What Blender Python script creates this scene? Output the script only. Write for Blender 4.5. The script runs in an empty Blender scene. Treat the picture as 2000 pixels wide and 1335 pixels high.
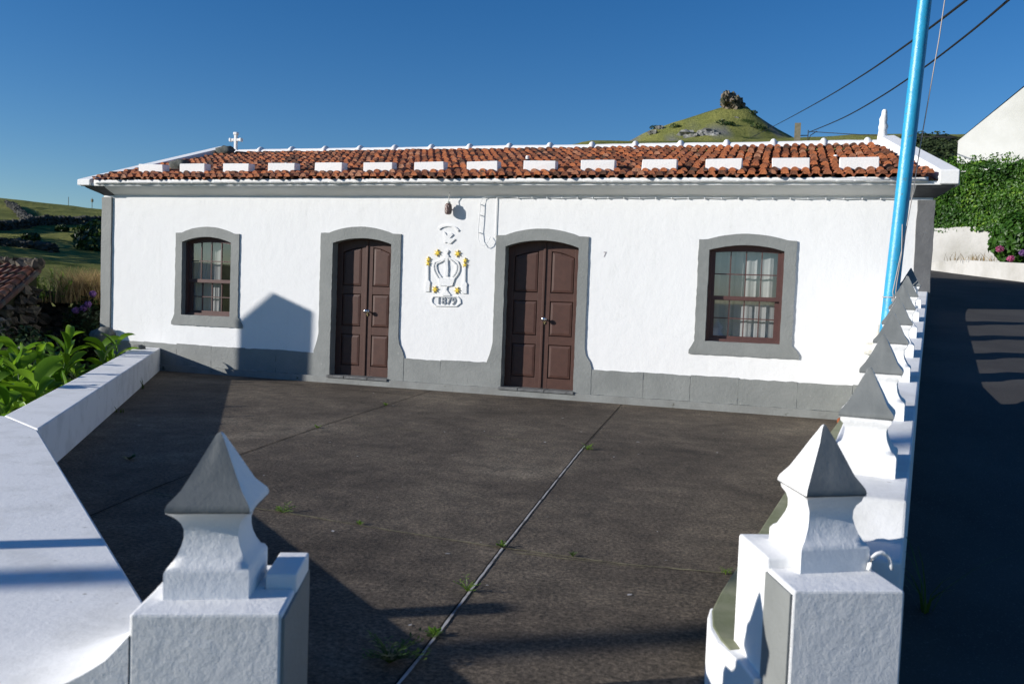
import bpy, bmesh, math, random
import numpy as np
from mathutils import Vector, Matrix, noise
from mathutils.geometry import tessellate_polygon
rnd = random.Random(7)
R_ = math.radians
scene = bpy.context.scene
COL = scene.collection

# ------------------------------------------------------------------ camera
YAW, PITCH, ROLL = R_(16.998), R_(3.042), R_(2.147)
CAM = Vector((0, -11.8, 1.42))
fwd = Vector((-math.sin(YAW)*math.cos(PITCH), math.cos(YAW)*math.cos(PITCH), -math.sin(PITCH)))
rt = Vector((math.cos(YAW), math.sin(YAW), 0)); up = rt.cross(fwd)
r2 = rt*math.cos(ROLL)+up*math.sin(ROLL); u2 = -rt*math.sin(ROLL)+up*math.cos(ROLL)
cd = bpy.data.cameras.new('camera'); cam = bpy.data.objects.new('camera', cd); COL.objects.link(cam)
cam.matrix_world = Matrix(((r2.x, u2.x, -fwd.x, CAM.x), (r2.y, u2.y, -fwd.y, CAM.y), (r2.z, u2.z, -fwd.z, CAM.z), (0, 0, 0, 1)))
cd.sensor_width = 36; cd.lens = 36*1700/2000; cd.clip_end = 9000; cd.clip_start = .05
cd.dof.use_dof = True; cd.dof.focus_distance = 10.5; cd.dof.aperture_fstop = 4.5
scene.camera = cam

# ------------------------------------------------------------------ light
LX, LY, LZ = 1.67, 1.0, -.61            # direction the sunlight travels
EL = math.atan2(-LZ, math.hypot(LX, LY))
w = bpy.data.worlds.new('World'); scene.world = w; w.use_nodes = True
nt = w.node_tree; bg = nt.nodes['Background']
sky = nt.nodes.new('ShaderNodeTexSky'); sky.sky_type = 'NISHITA'; sky.sun_disc = False
sky.sun_elevation = EL; sky.sun_rotation = math.atan2(-LX, -LY) % (2*math.pi)
sky.air_density = 1.0; sky.dust_density = 0.1; sky.ozone_density = 4.0; sky.altitude = 200
hs = nt.nodes.new('ShaderNodeHueSaturation'); hs.inputs['Saturation'].default_value = 1.26; hs.inputs['Hue'].default_value = .508
nt.links.new(sky.outputs[0], hs.inputs['Color']); nt.links.new(hs.outputs[0], bg.inputs[0]); bg.inputs[1].default_value = .09
sd = bpy.data.lights.new('sun', 'SUN'); sd.energy = 5.0; sd.angle = R_(.5); sd.color = (1, .955, .89)
so = bpy.data.objects.new('sun', sd); COL.objects.link(so)
so.rotation_euler = Vector((LX, LY, LZ)).to_track_quat('-Z', 'Y').to_euler(); so.location = (-20, -20, 15)
scene.view_settings.view_transform = 'Standard'; scene.view_settings.look = 'None'
scene.view_settings.gamma = 1; scene.view_settings.exposure = .30

# ------------------------------------------------------------------ materials
def mat(name, col, rough=.8, spec=.3, **k):
    """noise-mottled paint: k: col2, nscale, bump, bscale, bump2, bscale2, stain"""
    m = bpy.data.materials.new(name); m.use_nodes = True
    t = m.node_tree; N = t.nodes; L = t.links; b = N['Principled BSDF']
    b.inputs['Roughness'].default_value = rough; b.inputs['Specular IOR Level'].default_value = spec
    tc = N.new('ShaderNodeTexCoord'); co = tc.outputs['Object']
    b.inputs['Base Color'].default_value = (*col, 1)
    if 'col2' in k:
        n = N.new('ShaderNodeTexNoise'); n.inputs['Scale'].default_value = k.get('nscale', 5); n.inputs['Detail'].default_value = 8
        n.inputs['Roughness'].default_value = k.get('nrough', .6); L.new(co, n.inputs['Vector'])
        r = N.new('ShaderNodeValToRGB'); r.color_ramp.elements[0].position = k.get('lo', .35); r.color_ramp.elements[1].position = k.get('hi', .65)
        r.color_ramp.elements[0].color = (*k['col2'], 1); r.color_ramp.elements[1].color = (*col, 1)
        L.new(n.outputs[0], r.inputs[0]); out = r.outputs[0]
        if 'col3' in k:
            n3 = N.new('ShaderNodeTexNoise'); n3.inputs['Scale'].default_value = k.get('n3scale', 60); n3.inputs['Detail'].default_value = 4
            L.new(co, n3.inputs['Vector'])
            r3 = N.new('ShaderNodeValToRGB'); r3.color_ramp.elements[0].position = k.get('lo3', .55); r3.color_ramp.elements[1].position = k.get('hi3', .7)
            r3.color_ramp.elements[0].color = (0, 0, 0, 1); r3.color_ramp.elements[1].color = (1, 1, 1, 1)
            L.new(n3.outputs[0], r3.inputs[0])
            mx = N.new('ShaderNodeMixRGB'); L.new(r3.outputs[0], mx.inputs[0]); L.new(out, mx.inputs[1]); mx.inputs[2].default_value = (*k['col3'], 1)
            out = mx.outputs[0]
        L.new(out, b.inputs['Base Color'])
    last = None
    for key, sk in (('bump', 'bscale'), ('bump2', 'bscale2')):
        if key in k:
            n = N.new('ShaderNodeTexNoise'); n.inputs['Scale'].default_value = k.get(sk, 40); n.inputs['Detail'].default_value = 10; n.inputs['Roughness'].default_value = .68
            L.new(co, n.inputs['Vector'])
            bp = N.new('ShaderNodeBump'); bp.inputs['Strength'].default_value = 1; bp.inputs['Distance'].default_value = k[key]
            L.new(n.outputs[0], bp.inputs['Height'])
            if last: L.new(last, bp.inputs['Normal'])
            last = bp.outputs[0]
    if last: L.new(last, b.inputs['Normal'])
    return m

def leafmat(name, c1, c2, c3=None, transl=.35, rough=.45):
    m = bpy.data.materials.new(name); m.use_nodes = True
    t = m.node_tree; N = t.nodes; L = t.links; b = N['Principled BSDF']; out = N['Material Output']
    at = N.new('ShaderNodeAttribute'); at.attribute_name = 'tint'
    r = N.new('ShaderNodeValToRGB'); r.color_ramp.elements[0].color = (*c1, 1); r.color_ramp.elements[1].color = (*c2, 1)
    if c3: e = r.color_ramp.elements.new(.93); e.color = (*c2, 1); r.color_ramp.elements[-1].color = (*c3, 1)
    L.new(at.outputs['Fac'], r.inputs[0]); L.new(r.outputs[0], b.inputs['Base Color'])
    b.inputs['Roughness'].default_value = rough; b.inputs['Specular IOR Level'].default_value = .35
    tr = N.new('ShaderNodeBsdfTranslucent'); L.new(r.outputs[0], tr.inputs[0])
    mx = N.new('ShaderNodeMixShader'); mx.inputs[0].default_value = transl
    L.new(b.outputs[0], mx.inputs[1]); L.new(tr.outputs[0], mx.inputs[2]); L.new(mx.outputs[0], out.inputs[0])
    return m

def tintmat(name, cols, rough=.85, bump=.004, bscale=60, dirt=None):
    m = bpy.data.materials.new(name); m.use_nodes = True
    t = m.node_tree; N = t.nodes; L = t.links; b = N['Principled BSDF']
    at = N.new('ShaderNodeAttribute'); at.attribute_name = 'tint'
    r = N.new('ShaderNodeValToRGB'); els = r.color_ramp.elements
    for i, c in enumerate(cols):
        p = i/(len(cols)-1)
        if i == 0: e = els[0]
        elif i == len(cols)-1: e = els[-1]
        else: e = els.new(p)
        e.position = p; e.color = (*c, 1)
    L.new(at.outputs['Fac'], r.inputs[0]); src = r.outputs[0]
    tc = N.new('ShaderNodeTexCoord')
    n = N.new('ShaderNodeTexNoise'); n.inputs['Scale'].default_value = bscale; n.inputs['Detail'].default_value = 6
    L.new(tc.outputs['Object'], n.inputs['Vector'])
    if dirt:
        n2 = N.new('ShaderNodeTexNoise'); n2.inputs['Scale'].default_value = dirt[2]; n2.inputs['Detail'].default_value = 8; L.new(tc.outputs['Object'], n2.inputs['Vector'])
        r2_ = N.new('ShaderNodeValToRGB'); r2_.color_ramp.elements[0].position = dirt[1]; r2_.color_ramp.elements[1].position = dirt[1]+.15
        r2_.color_ramp.elements[0].color = (0, 0, 0, 1); r2_.color_ramp.elements[1].color = (1, 1, 1, 1)
        L.new(n2.outputs[0], r2_.inputs[0])
        mx = N.new('ShaderNodeMixRGB'); L.new(r2_.outputs[0], mx.inputs[0]); L.new(src, mx.inputs[1]); mx.inputs[2].default_value = (*dirt[0], 1); src = mx.outputs[0]
    L.new(src, b.inputs['Base Color']); b.inputs['Roughness'].default_value = rough
    bp = N.new('ShaderNodeBump'); bp.inputs['Distance'].default_value = bump; L.new(n.outputs[0], bp.inputs['Height']); L.new(bp.outputs[0], b.inputs['Normal'])
    return m

M = {}
M['white'] = mat('whitewash', (.80, .80, .79), .85, .2, col2=(.76, .76, .755), nscale=1.3, lo=.3, hi=.7, bump=.004, bscale=6, bump2=.0008, bscale2=90)
def facade_mat():
    m = mat('limewashed_render', (.80, .80, .795), .85, .2, col2=(.77, .77, .765), nscale=1.1, lo=.25, hi=.75, bump=.008, bscale=5, bump2=.0012, bscale2=70)
    t = m.node_tree; N = t.nodes; L = t.links; b = N['Principled BSDF']; src = b.inputs['Base Color'].links[0].from_socket
    tc = N.new('ShaderNodeTexCoord'); mp = N.new('ShaderNodeMapping'); mp.inputs['Scale'].default_value = (6, 1, .5); L.new(tc.outputs['Object'], mp.inputs[0])
    n = N.new('ShaderNodeTexNoise'); n.inputs['Scale'].default_value = 1.4; n.inputs['Detail'].default_value = 7; L.new(mp.outputs[0], n.inputs['Vector'])
    r = N.new('ShaderNodeValToRGB'); r.color_ramp.elements[0].position = .56; r.color_ramp.elements[1].position = .78; r.color_ramp.elements[0].color = (0, 0, 0, 1); r.color_ramp.elements[1].color = (.3, .3, .3, 1); L.new(n.outputs[0], r.inputs[0])
    mx = N.new('ShaderNodeMixRGB'); L.new(r.outputs[0], mx.inputs[0]); L.new(src, mx.inputs[1]); mx.inputs[2].default_value = (.68, .68, .66, 1)
    # hairline cracks
    vo = N.new('ShaderNodeTexVoronoi'); vo.feature = 'DISTANCE_TO_EDGE'; vo.inputs['Scale'].default_value = .55
    nw = N.new('ShaderNodeTexNoise'); nw.inputs['Scale'].default_value = 2.5; nw.inputs['Detail'].default_value = 6; L.new(tc.outputs['Object'], nw.inputs['Vector'])
    va = N.new('ShaderNodeVectorMath'); va.operation = 'ADD'; L.new(tc.outputs['Object'], va.inputs[0]); L.new(nw.outputs['Color'], va.inputs[1]); L.new(va.outputs[0], vo.inputs['Vector'])
    rc = N.new('ShaderNodeValToRGB'); rc.color_ramp.elements[0].position = .0; rc.color_ramp.elements[1].position = .0035; rc.color_ramp.elements[0].color = (.13, .13, .13, 1); rc.color_ramp.elements[1].color = (0, 0, 0, 1); L.new(vo.outputs['Distance'], rc.inputs[0])
    m2 = N.new('ShaderNodeMixRGB'); L.new(rc.outputs[0], m2.inputs[0]); L.new(mx.outputs[0], m2.inputs[1]); m2.inputs[2].default_value = (.45, .45, .43, 1)
    L.new(m2.outputs[0], b.inputs['Base Color']); return m
M['facade'] = facade_mat()
M['white_rough'] = mat('roughcast_white', (.79, .79, .785), .8, .25, col2=(.72, .72, .71), nscale=9, lo=.25, hi=.45, bump=.0055, bscale=11, bump2=.0016, bscale2=60)
M['white_top'] = mat('weathered_white', (.76, .76, .75), .85, .2, col2=(.60, .60, .58), nscale=3.5, lo=.28, hi=.52, col3=(.42, .41, .38), n3scale=22, lo3=.68, hi3=.76, bump=.0022, bscale=30)
M['white_clean'] = mat('white_mortar', (.80, .80, .79), .8, .2, bump=.004, bscale=30)
M['cove'] = mat('cornice_white', (.88, .88, .85), .8, .2, col2=(.82, .82, .78), nscale=2, bump=.002, bscale=30)
M['grey'] = mat('grey_paint', (.245, .255, .245), .65, .4, col2=(.185, .195, .188), nscale=2.2, lo=.3, hi=.7, col3=(.30, .305, .29), n3scale=13, lo3=.70, hi3=.78, bump=.006, bscale=26, bump2=.002, bscale2=80)
M['grey_dark'] = mat('grey_paint_dark', (.15, .152, .155), .75, .3, col2=(.115, .117, .12), nscale=5, bump=.006, bscale=26, bump2=.002, bscale2=80)  # darker grey for the right pilaster and both cornice ends
M['grey_cap'] = mat('grey_paint_cap', (.185, .195, .19), .55, .4, col2=(.145, .155, .152), nscale=8, bump=.0016, bscale=30, bump2=.0006, bscale2=90)
M['plinth_l'] = mat('plinth_step_paint', (.25, .26, .25), .7, .35, col2=(.20, .205, .195), nscale=4, col3=(.07, .07, .05), n3scale=9, lo3=.66, hi3=.74, bump=.006, bscale=25)
M['slate'] = mat('threshold_stone', (.17, .175, .175), .8, .3, col2=(.09, .09, .09), nscale=9, bump=.004, bscale=50)
M['brown'] = mat('brown_door_paint', (.082, .038, .028), .5, .35, col2=(.066, .031, .023), nscale=12, bump=.0012, bscale=70)
M['brown_win'] = mat('brown_window_paint', (.098, .046, .040), .5, .4, col2=(.08, .038, .034), nscale=10, bump=.001, bscale=60)
M['chrome'] = mat('chrome', (.75, .75, .76), .18, .5); M['chrome'].node_tree.nodes['Principled BSDF'].inputs['Metallic'].default_value = 1
M['brass'] = mat('worn_brass', (.4, .3, .15), .35, .5); M['brass'].node_tree.nodes['Principled BSDF'].inputs['Metallic'].default_value = 1
M['yellow'] = mat('yellow_paint', (.80, .58, .06), .6, .3)
M['dark_glass'] = mat('lamp_glass', (.09, .045, .04), .2, .6, col2=(.2, .13, .11), nscale=40, bump=.01, bscale=70)
M['seven'] = mat('number_paint', (.30, .27, .29), .6, .3)
M['blue'] = mat('blue_pole_paint', (.028, .33, .56), .34, .5, col2=(.022, .28, .49), nscale=5, col3=(.09, .20, .26), n3scale=22, lo3=.62, hi3=.70, bump=.004, bscale=20, bump2=.0016, bscale2=70)
M['rope'] = mat('rope', (.42, .38, .36), .9, .1, bump=.002, bscale=300)
M['pipe'] = mat('pvc_pipe', (.6, .6, .57), .5, .3, col2=(.45, .44, .40), nscale=20)
M['box'] = mat('meter_box', (.72, .71, .66), .6, .3, col2=(.42, .40, .34), nscale=14, lo=.3, hi=.5)
M['black'] = mat('cable_black', (.012, .012, .013), .6, .3)
M['conc_pole'] = mat('concrete_pole', (.24, .21, .15), .9, .2, col2=(.16, .15, .10), nscale=10)
M['interior'] = mat('interior_dark', (.05, .05, .05), .9, .1)
M['curtain'] = mat('curtain', (.50, .50, .50), .9, .1, col2=(.40, .405, .41), nscale=3)
M['moss'] = mat('mossy_ledge', (.23, .235, .155), .75, .3, col2=(.15, .165, .09), nscale=6, bump=.003, bscale=50)
M['joint_dark'] = mat('joint_dark', (.016, .015, .013), .95, .05)
M['joint_light'] = mat('joint_mortar', (.40, .39, .38), .9, .1, col2=(.12, .115, .11), nscale=7, lo=.36, hi=.5)
M['crack'] = mat('crack_moss', (.26, .235, .15), .95, .05, col2=(.10, .088, .055), nscale=9)
M['cgrey'] = mat('grey_stone', (.22, .22, .20), .9, .2, col2=(.10, .10, .09), nscale=6, bump=.01, bscale=15)
M['rock'] = mat('roof_rock', (.13, .14, .13), .9, .2, col2=(.05, .055, .05), nscale=12, bump=.01, bscale=25)
M['house2'] = mat('neighbour_white', (.66, .66, .63), .85, .2, col2=(.54, .54, .50), nscale=.7, bump=.004, bscale=12)
M['retain'] = mat('retaining_wall_white', (.50, .49, .465), .9, .15, col2=(.37, .36, .33), nscale=1.3, lo=.3, hi=.6, col3=(.30, .30, .25), n3scale=4, lo3=.66, hi3=.8, bump=.012, bscale=12)
M['soil'] = mat('garden_soil', (.03, .028, .018), .95, .1, col2=(.02, .03, .012), nscale=4, bump=.03, bscale=8)
M['darkstone'] = tintmat('basalt', [(.03, .026, .02), (.07, .055, .04), (.11, .085, .06), (.17, .15, .12)], .95, .01, 25, dirt=((.05, .055, .03), .56, 9))
M['tile'] = tintmat('roof_tile', [(.09, .04, .022), (.22, .07, .03), (.36, .115, .043), (.48, .155, .055), (.29, .09, .038), (.44, .21, .12)], .85, .006, 55, dirt=((.06, .042, .03), .56, 11))
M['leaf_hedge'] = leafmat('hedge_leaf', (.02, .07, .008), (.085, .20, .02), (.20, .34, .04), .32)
M['leaf_ginger'] = leafmat('ginger_leaf', (.05, .14, .008), (.22, .38, .02), (.36, .50, .05), .5, .35)
M['leaf_dark'] = leafmat('shrub_leaf', (.012, .03, .008), (.04, .08, .015), (.07, .12, .02), .25)
M['leaf_weed'] = leafmat('weed_leaf', (.08, .17, .015), (.20, .33, .03), (.26, .38, .05), .4)
M['leaf_weed_dk'] = leafmat('weed_leaf_dark', (.04, .09, .012), (.09, .14, .02), (.13, .10, .02), .3)
M['drygrass'] = leafmat('dry_grass', (.22, .15, .07), (.50, .36, .17), (.20, .26, .05), .4, .8)
M['flower_pink'] = leafmat('hydrangea_pink', (.40, .05, .16), (.62, .18, .34), None, .3, .7)
M['flower_violet'] = leafmat('hydrangea_violet', (.15, .07, .22), (.28, .14, .36), None, .3, .7)
M['forest'] = leafmat('forest_leaf', (.008, .018, .006), (.03, .05, .012), (.05, .075, .018), .15, .8)
M['bark'] = mat('bark', (.07, .05, .035), .95, .1, bump=.02, bscale=15)

def terrace_mat():
    m = bpy.data.materials.new('dark_weathered_concrete'); m.use_nodes = True; t = m.node_tree; N = t.nodes; L = t.links; b = N['Principled BSDF']
    b.inputs['Roughness'].default_value = .88; b.inputs['Specular IOR Level'].default_value = .2
    tc = N.new('ShaderNodeTexCoord')
    def nz(scale, det, rough=.6, dist=0, sc=None):
        n = N.new('ShaderNodeTexNoise'); n.inputs['Scale'].default_value = scale; n.inputs['Detail'].default_value = det; n.inputs['Roughness'].default_value = rough; n.inputs['Distortion'].default_value = dist
        if sc: mp = N.new('ShaderNodeMapping'); mp.inputs['Scale'].default_value = sc; L.new(tc.outputs['Object'], mp.inputs[0]); L.new(mp.outputs[0], n.inputs['Vector'])
        else: L.new(tc.outputs['Object'], n.inputs['Vector'])
        return n.outputs[0]
    def ramp(src, stops):
        r = N.new('ShaderNodeValToRGB'); e = r.color_ramp.elements
        for i, (p, c) in enumerate(stops):
            el = e[0] if i == 0 else (e[-1] if i == len(stops)-1 else e.new(p)); el.position = p; el.color = (*c, 1)
        L.new(src, r.inputs[0]); return r.outputs[0]
    def mix(kind, f, a, c):
        x = N.new('ShaderNodeMixRGB'); x.blend_type = kind
        for k, v in enumerate((f, a, c)):
            if isinstance(v, (int, float)): x.inputs[k].default_value = v
            elif isinstance(v, tuple): x.inputs[k].default_value = (*v, 1)
            else: L.new(v, x.inputs[k])
        return x.outputs[0]
    base = ramp(nz(.55, 9, .62, .6), [(.30, (.044, .036, .029)), (.46, (.080, .066, .053)), (.58, (.108, .090, .071)), (.72, (.165, .141, .111))])
    mid = ramp(nz(4.5, 8, .7, .4), [(.30, (.62, .62, .62)), (.70, (1.38, 1.34, 1.28))])
    fine = ramp(nz(42, 7, .8), [(.36, (.28, .28, .28)), (.5, (.95, .95, .95)), (.66, (2.1, 2.05, 1.95))])
    c = mix('MULTIPLY', 1, base, mid); c = mix('MULTIPLY', 1, c, fine)
    sp = ramp(nz(150, 3, .7), [(.64, (0, 0, 0)), (.72, (.8, .8, .8))]); c = mix('MIX', sp, c, (.30, .28, .25))
    pale = ramp(nz(1.7, 8, .75, 1.2), [(.64, (0, 0, 0)), (.74, (.42, .42, .42))]); c = mix('MIX', pale, c, (.20, .175, .145))
    dk = ramp(nz(2.6, 8, .7, .8), [(.30, (.5, .5, .5)), (.40, (0, 0, 0))]); c = mix('MIX', dk, c, (.030, .026, .024))
    L.new(c, b.inputs['Base Color'])
    bp = N.new('ShaderNodeBump'); bp.inputs['Distance'].default_value = .006; L.new(nz(60, 8, .75), bp.inputs['Height'])
    b2 = N.new('ShaderNodeBump'); b2.inputs['Distance'].default_value = .02; L.new(nz(3.5, 6, .6), b2.inputs['Height']); L.new(bp.outputs[0], b2.inputs['Normal']); L.new(b2.outputs[0], b.inputs['Normal'])
    return m
M['terrace'] = terrace_mat()
M['road'] = mat('asphalt', (.068, .064, .060), .9, .2, col2=(.040, .038, .037), nscale=1.2, lo=.3, hi=.65, col3=(.11, .105, .10), n3scale=120, lo3=.6, hi3=.7, bump=.004, bscale=130)

def hill_mat():
    m = mat('pasture', (.24, .245, .075), .95, .05, col2=(.13, .15, .045), nscale=.035, lo=.35, hi=.62, col3=(.05, .075, .02), n3scale=.09, lo3=.60, hi3=.68)
    t = m.node_tree; N = t.nodes; L = t.links; b = N['Principled BSDF']
    src = b.inputs['Base Color'].links[0].from_socket
    tc = N.new('ShaderNodeTexCoord')
    n = N.new('ShaderNodeTexNoise'); n.inputs['Scale'].default_value = .6; n.inputs['Detail'].default_value = 8; n.inputs['Roughness'].default_value = .7; L.new(tc.outputs['Object'], n.inputs['Vector'])
    r = N.new('ShaderNodeValToRGB'); r.color_ramp.elements[0].position = .3; r.color_ramp.elements[1].position = .7
    r.color_ramp.elements[0].color = (.6, .62, .6, 1); r.color_ramp.elements[1].color = (1.3, 1.25, 1.2, 1); L.new(n.outputs[0], r.inputs[0])
    m1 = N.new('ShaderNodeMixRGB'); m1.blend_type = 'MULTIPLY'; m1.inputs[0].default_value = 1; L.new(src, m1.inputs[1]); L.new(r.outputs[0], m1.inputs[2])
    # bare rock where the ground is steep or marked
    at = N.new('ShaderNodeAttribute'); at.attribute_name = 'rock'
    mx = N.new('ShaderNodeMixRGB'); L.new(at.outputs['Fac'], mx.inputs[0]); L.new(m1.outputs[0], mx.inputs[1]); mx.inputs[2].default_value = (.17, .17, .165, 1)
    L.new(mx.outputs[0], b.inputs['Base Color'])
    bp = N.new('ShaderNodeBump'); bp.inputs['Distance'].default_value = .8; L.new(n.outputs[0], bp.inputs['Height']); L.new(bp.outputs[0], b.inputs['Normal'])
    return m
M['hill'] = hill_mat()

def glass_mat(name, tintc, mixf):
    m = bpy.data.materials.new(name); m.use_nodes = True
    t = m.node_tree; N = t.nodes; L = t.links; out = N['Material Output']
    g = N.new('ShaderNodeBsdfGlossy'); g.inputs['Roughness'].default_value = .02; g.inputs[0].default_value = (.9, .92, .95, 1)
    tr = N.new('ShaderNodeBsdfTransparent'); tr.inputs[0].default_value = (*tintc, 1)
    fr = N.new('ShaderNodeLayerWeight'); fr.inputs[0].default_value = .5
    pw_ = N.new('ShaderNodeMath'); pw_.operation = 'POWER'; pw_.inputs[1].default_value = 3.0; L.new(fr.outputs['Facing'], pw_.inputs[0])
    ad = N.new('ShaderNodeMath'); ad.operation = 'ADD'; ad.inputs[1].default_value = mixf; L.new(pw_.outputs[0], ad.inputs[0]); ad.use_clamp = True
    mx = N.new('ShaderNodeMixShader'); L.new(ad.outputs[0], mx.inputs[0]); L.new(tr.outputs[0], mx.inputs[1]); L.new(g.outputs[0], mx.inputs[2])
    L.new(mx.outputs[0], out.inputs[0]); return m
M['glass'] = glass_mat('window_glass', (.92, .93, .93), .16)

# ------------------------------------------------------------------ builders
class MB:
    def __init__(s): s.v = []; s.f = []; s.m = []; s.t = []
    def add(s, vs, fs, mi=0, tint=None):
        o = len(s.v); s.v += [tuple(p) for p in vs]
        s.f += [tuple(i+o for i in f) for f in fs]; s.m += [mi]*len(fs)
        s.t += [tint if tint is not None else .5]*len(vs)
    def box(s, x0, x1, y0, y1, z0, z1, mi=0, tint=None):
        vs = [(x0, y0, z0), (x1, y0, z0), (x1, y1, z0), (x0, y1, z0), (x0, y0, z1), (x1, y0, z1), (x1, y1, z1), (x0, y1, z1)]
        s.add(vs, [(0, 3, 2, 1), (4, 5, 6, 7), (0, 1, 5, 4), (1, 2, 6, 5), (2, 3, 7, 6), (3, 0, 4, 7)], mi, tint)
    def hexa(s, vs, mi=0, tint=None):
        s.add(vs, [(0, 3, 2, 1), (4, 5, 6, 7), (0, 1, 5, 4), (1, 2, 6, 5), (2, 3, 7, 6), (3, 0, 4, 7)], mi, tint)
    def prism(s, poly, y0, y1, mi=0):
        """poly in x,z (counter-clockwise seen from -y); extruded y0 (front) to y1"""
        n = len(poly); vs = [(x, y0, z) for x, z in poly]+[(x, y1, z) for x, z in poly]
        tri = tessellate_polygon([[Vector((x, z, 0)) for x, z in poly]])
        fs = [tuple(t) for t in tri]+[tuple(i+n for i in reversed(t)) for t in tri]
        fs += [(i, i+n, (i+1) % n+n, (i+1) % n) for i in range(n)]
        s.add(vs, fs, mi)
    def extrude_z(s, poly, z0, z1, mi=0):
        n = len(poly); zt = z1 if callable(z1) else (lambda x, y: z1)
        vs = [(x, y, z0) for x, y in poly]+[(x, y, zt(x, y)) for x, y in poly]
        tri = tessellate_polygon([[Vector((x, y, 0)) for x, y in poly]])
        fs = [tuple(t) for t in tri]+[tuple(i+n for i in t) for t in tri]
        fs += [(i, (i+1) % n, (i+1) % n+n, i+n) for i in range(n)]
        s.add(vs, fs, mi)
    def tube(s, pts, r, seg=8, mi=0, caps=True, tint=None):
        pts = [Vector(p) for p in pts]; rs = r if isinstance(r, (list, tuple)) else [r]*len(pts)
        vs = []; 
        for i, p in enumerate(pts):
            d = (pts[min(i+1, len(pts)-1)]-pts[max(i-1, 0)]).normalized()
            a = Vector((0, 0, 1)) if abs(d.z) < .9 else Vector((1, 0, 0))
            u = d.cross(a).normalized(); v = d.cross(u)
            for k in range(seg):
                an = 2*math.pi*k/seg; vs.append(p+(u*math.cos(an)+v*math.sin(an))*rs[i])
        fs = [(i*seg+k, i*seg+(k+1) % seg, (i+1)*seg+(k+1) % seg, (i+1)*seg+k) for i in range(len(pts)-1) for k in range(seg)]
        if caps: fs += [tuple(reversed(range(seg))), tuple((len(pts)-1)*seg+k for k in range(seg))]
        s.add(vs, fs, mi, tint)
    def sphere(s, c, r, mi=0, n=10, sc=(1, 1, 1), tint=None, jit=0):
        vs = []; 
        for i in range(n+1):
            th = math.pi*i/n
            for k in range(n*2):
                ph = math.pi*k/n; q = 1+(noise.noise(Vector((math.sin(th)*math.cos(ph)*1.7+c[0]*3, math.sin(th)*math.sin(ph)*1.7+c[1]*3, math.cos(th)*1.7+c[2])))*jit if jit else 0)
                vs.append((c[0]+r*q*sc[0]*math.sin(th)*math.cos(ph), c[1]+r*q*sc[1]*math.sin(th)*math.sin(ph), c[2]+r*q*sc[2]*math.cos(th)))
        w_ = n*2
        fs = [(i*w_+k, (i+1)*w_+k, (i+1)*w_+(k+1) % w_, i*w_+(k+1) % w_) for i in range(n) for k in range(w_)]
        s.add(vs, fs, mi, tint)
    def build(s, name, mats, parent=None, smooth=False, bevel=0, recalc=True, auto=None):
        me = bpy.data.meshes.new(name); me.from_pydata(s.v, [], s.f)
        if not isinstance(mats, (list, tuple)): mats = [mats]
        for m in mats: me.materials.append(m)
        me.polygons.foreach_set('material_index', s.m)
        at = me.attributes.new('tint', 'FLOAT', 'POINT'); at.data.foreach_set('value', s.t)
        if recalc:
            bm = bmesh.new(); bm.from_mesh(me); bmesh.ops.remove_doubles(bm, verts=bm.verts, dist=1e-5) if recalc == 'weld' else None
            bmesh.ops.recalc_face_normals(bm, faces=bm.faces); bm.to_mesh(me); bm.free()
        if smooth: me.polygons.foreach_set('use_smooth', [True]*len(me.polygons))
        me.update()
        o = bpy.data.objects.new(name, me); COL.objects.link(o)
        if bevel:
            b = o.modifiers.new('bevel', 'BEVEL'); b.width = bevel; b.segments = 2; b.limit_method = 'ANGLE'; b.angle_limit = R_(40)
        if auto:
            try:
                me.set_sharp_from_angle(angle=R_(auto)); me.polygons.foreach_set('use_smooth', [True]*len(me.polygons))
            except Exception: pass
        if parent: o.parent = parent; o.matrix_parent_inverse = parent.matrix_world.inverted() if False else Matrix.Translation(-parent.location)
        return o
def tag(o, label=None, cat=None, group=None, kind=None):
    if label: o['label'] = label
    if cat: o['category'] = cat
    if group: o['group'] = group
    if kind: o['kind'] = kind
    return o
def thing(name, loc, label, cat, group=None):
    o = bpy.data.objects.new(name, None); COL.objects.link(o); o.location = loc; o.empty_display_size = .2
    return tag(o, label, cat, group)
def rough_edge(poly, amp=.004, step=.05):
    out = []
    for i, (x, z) in enumerate(poly):
        x2, z2 = poly[(i+1) % len(poly)]; d = math.hypot(x2-x, z2-z); n = max(1, int(d/step))
        for k in range(n):
            t = k/n; a = amp if k else amp*.5
            out.append((x+(x2-x)*t+rnd.uniform(-a, a), z+(z2-z)*t+rnd.uniform(-a, a)))
    return out
def arc(x0, x1, zs, zc, n=14):
    """from (x1,zs) over crown zc to (x0,zs)"""
    h = zc-zs; c = (x1-x0)/2; r = (c*c+h*h)/(2*h); zo = zc-r; xm = (x0+x1)/2; a = math.asin(min(1, c/r))
    return [(xm+r*math.sin(a-2*a*i/n), zo+r*math.cos(a-2*a*i/n)) for i in range(n+1)]
def ring(mb, outer, inner, yf, yb_out, yb_in, mi=0):
    """face between two outlines of different vertex counts, plus side faces"""
    A = [Vector((x, z, 0)) for x, z in outer]; B = [Vector((x, z, 0)) for x, z in reversed(inner)]
    tri = tessellate_polygon([A, B]); pts = outer+list(reversed(inner))
    mb.add([(x, yf, z) for x, z in pts], [tuple(t) for t in tri], mi)
    for P, yb in ((outer, yb_out), (inner, yb_in)):
        n = len(P); mb.add([(x, yf, z) for x, z in P]+[(x, yb, z) for x, z in P], [(i, (i+1) % n, (i+1) % n+n, i+n) for i in range(n)], mi)

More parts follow.
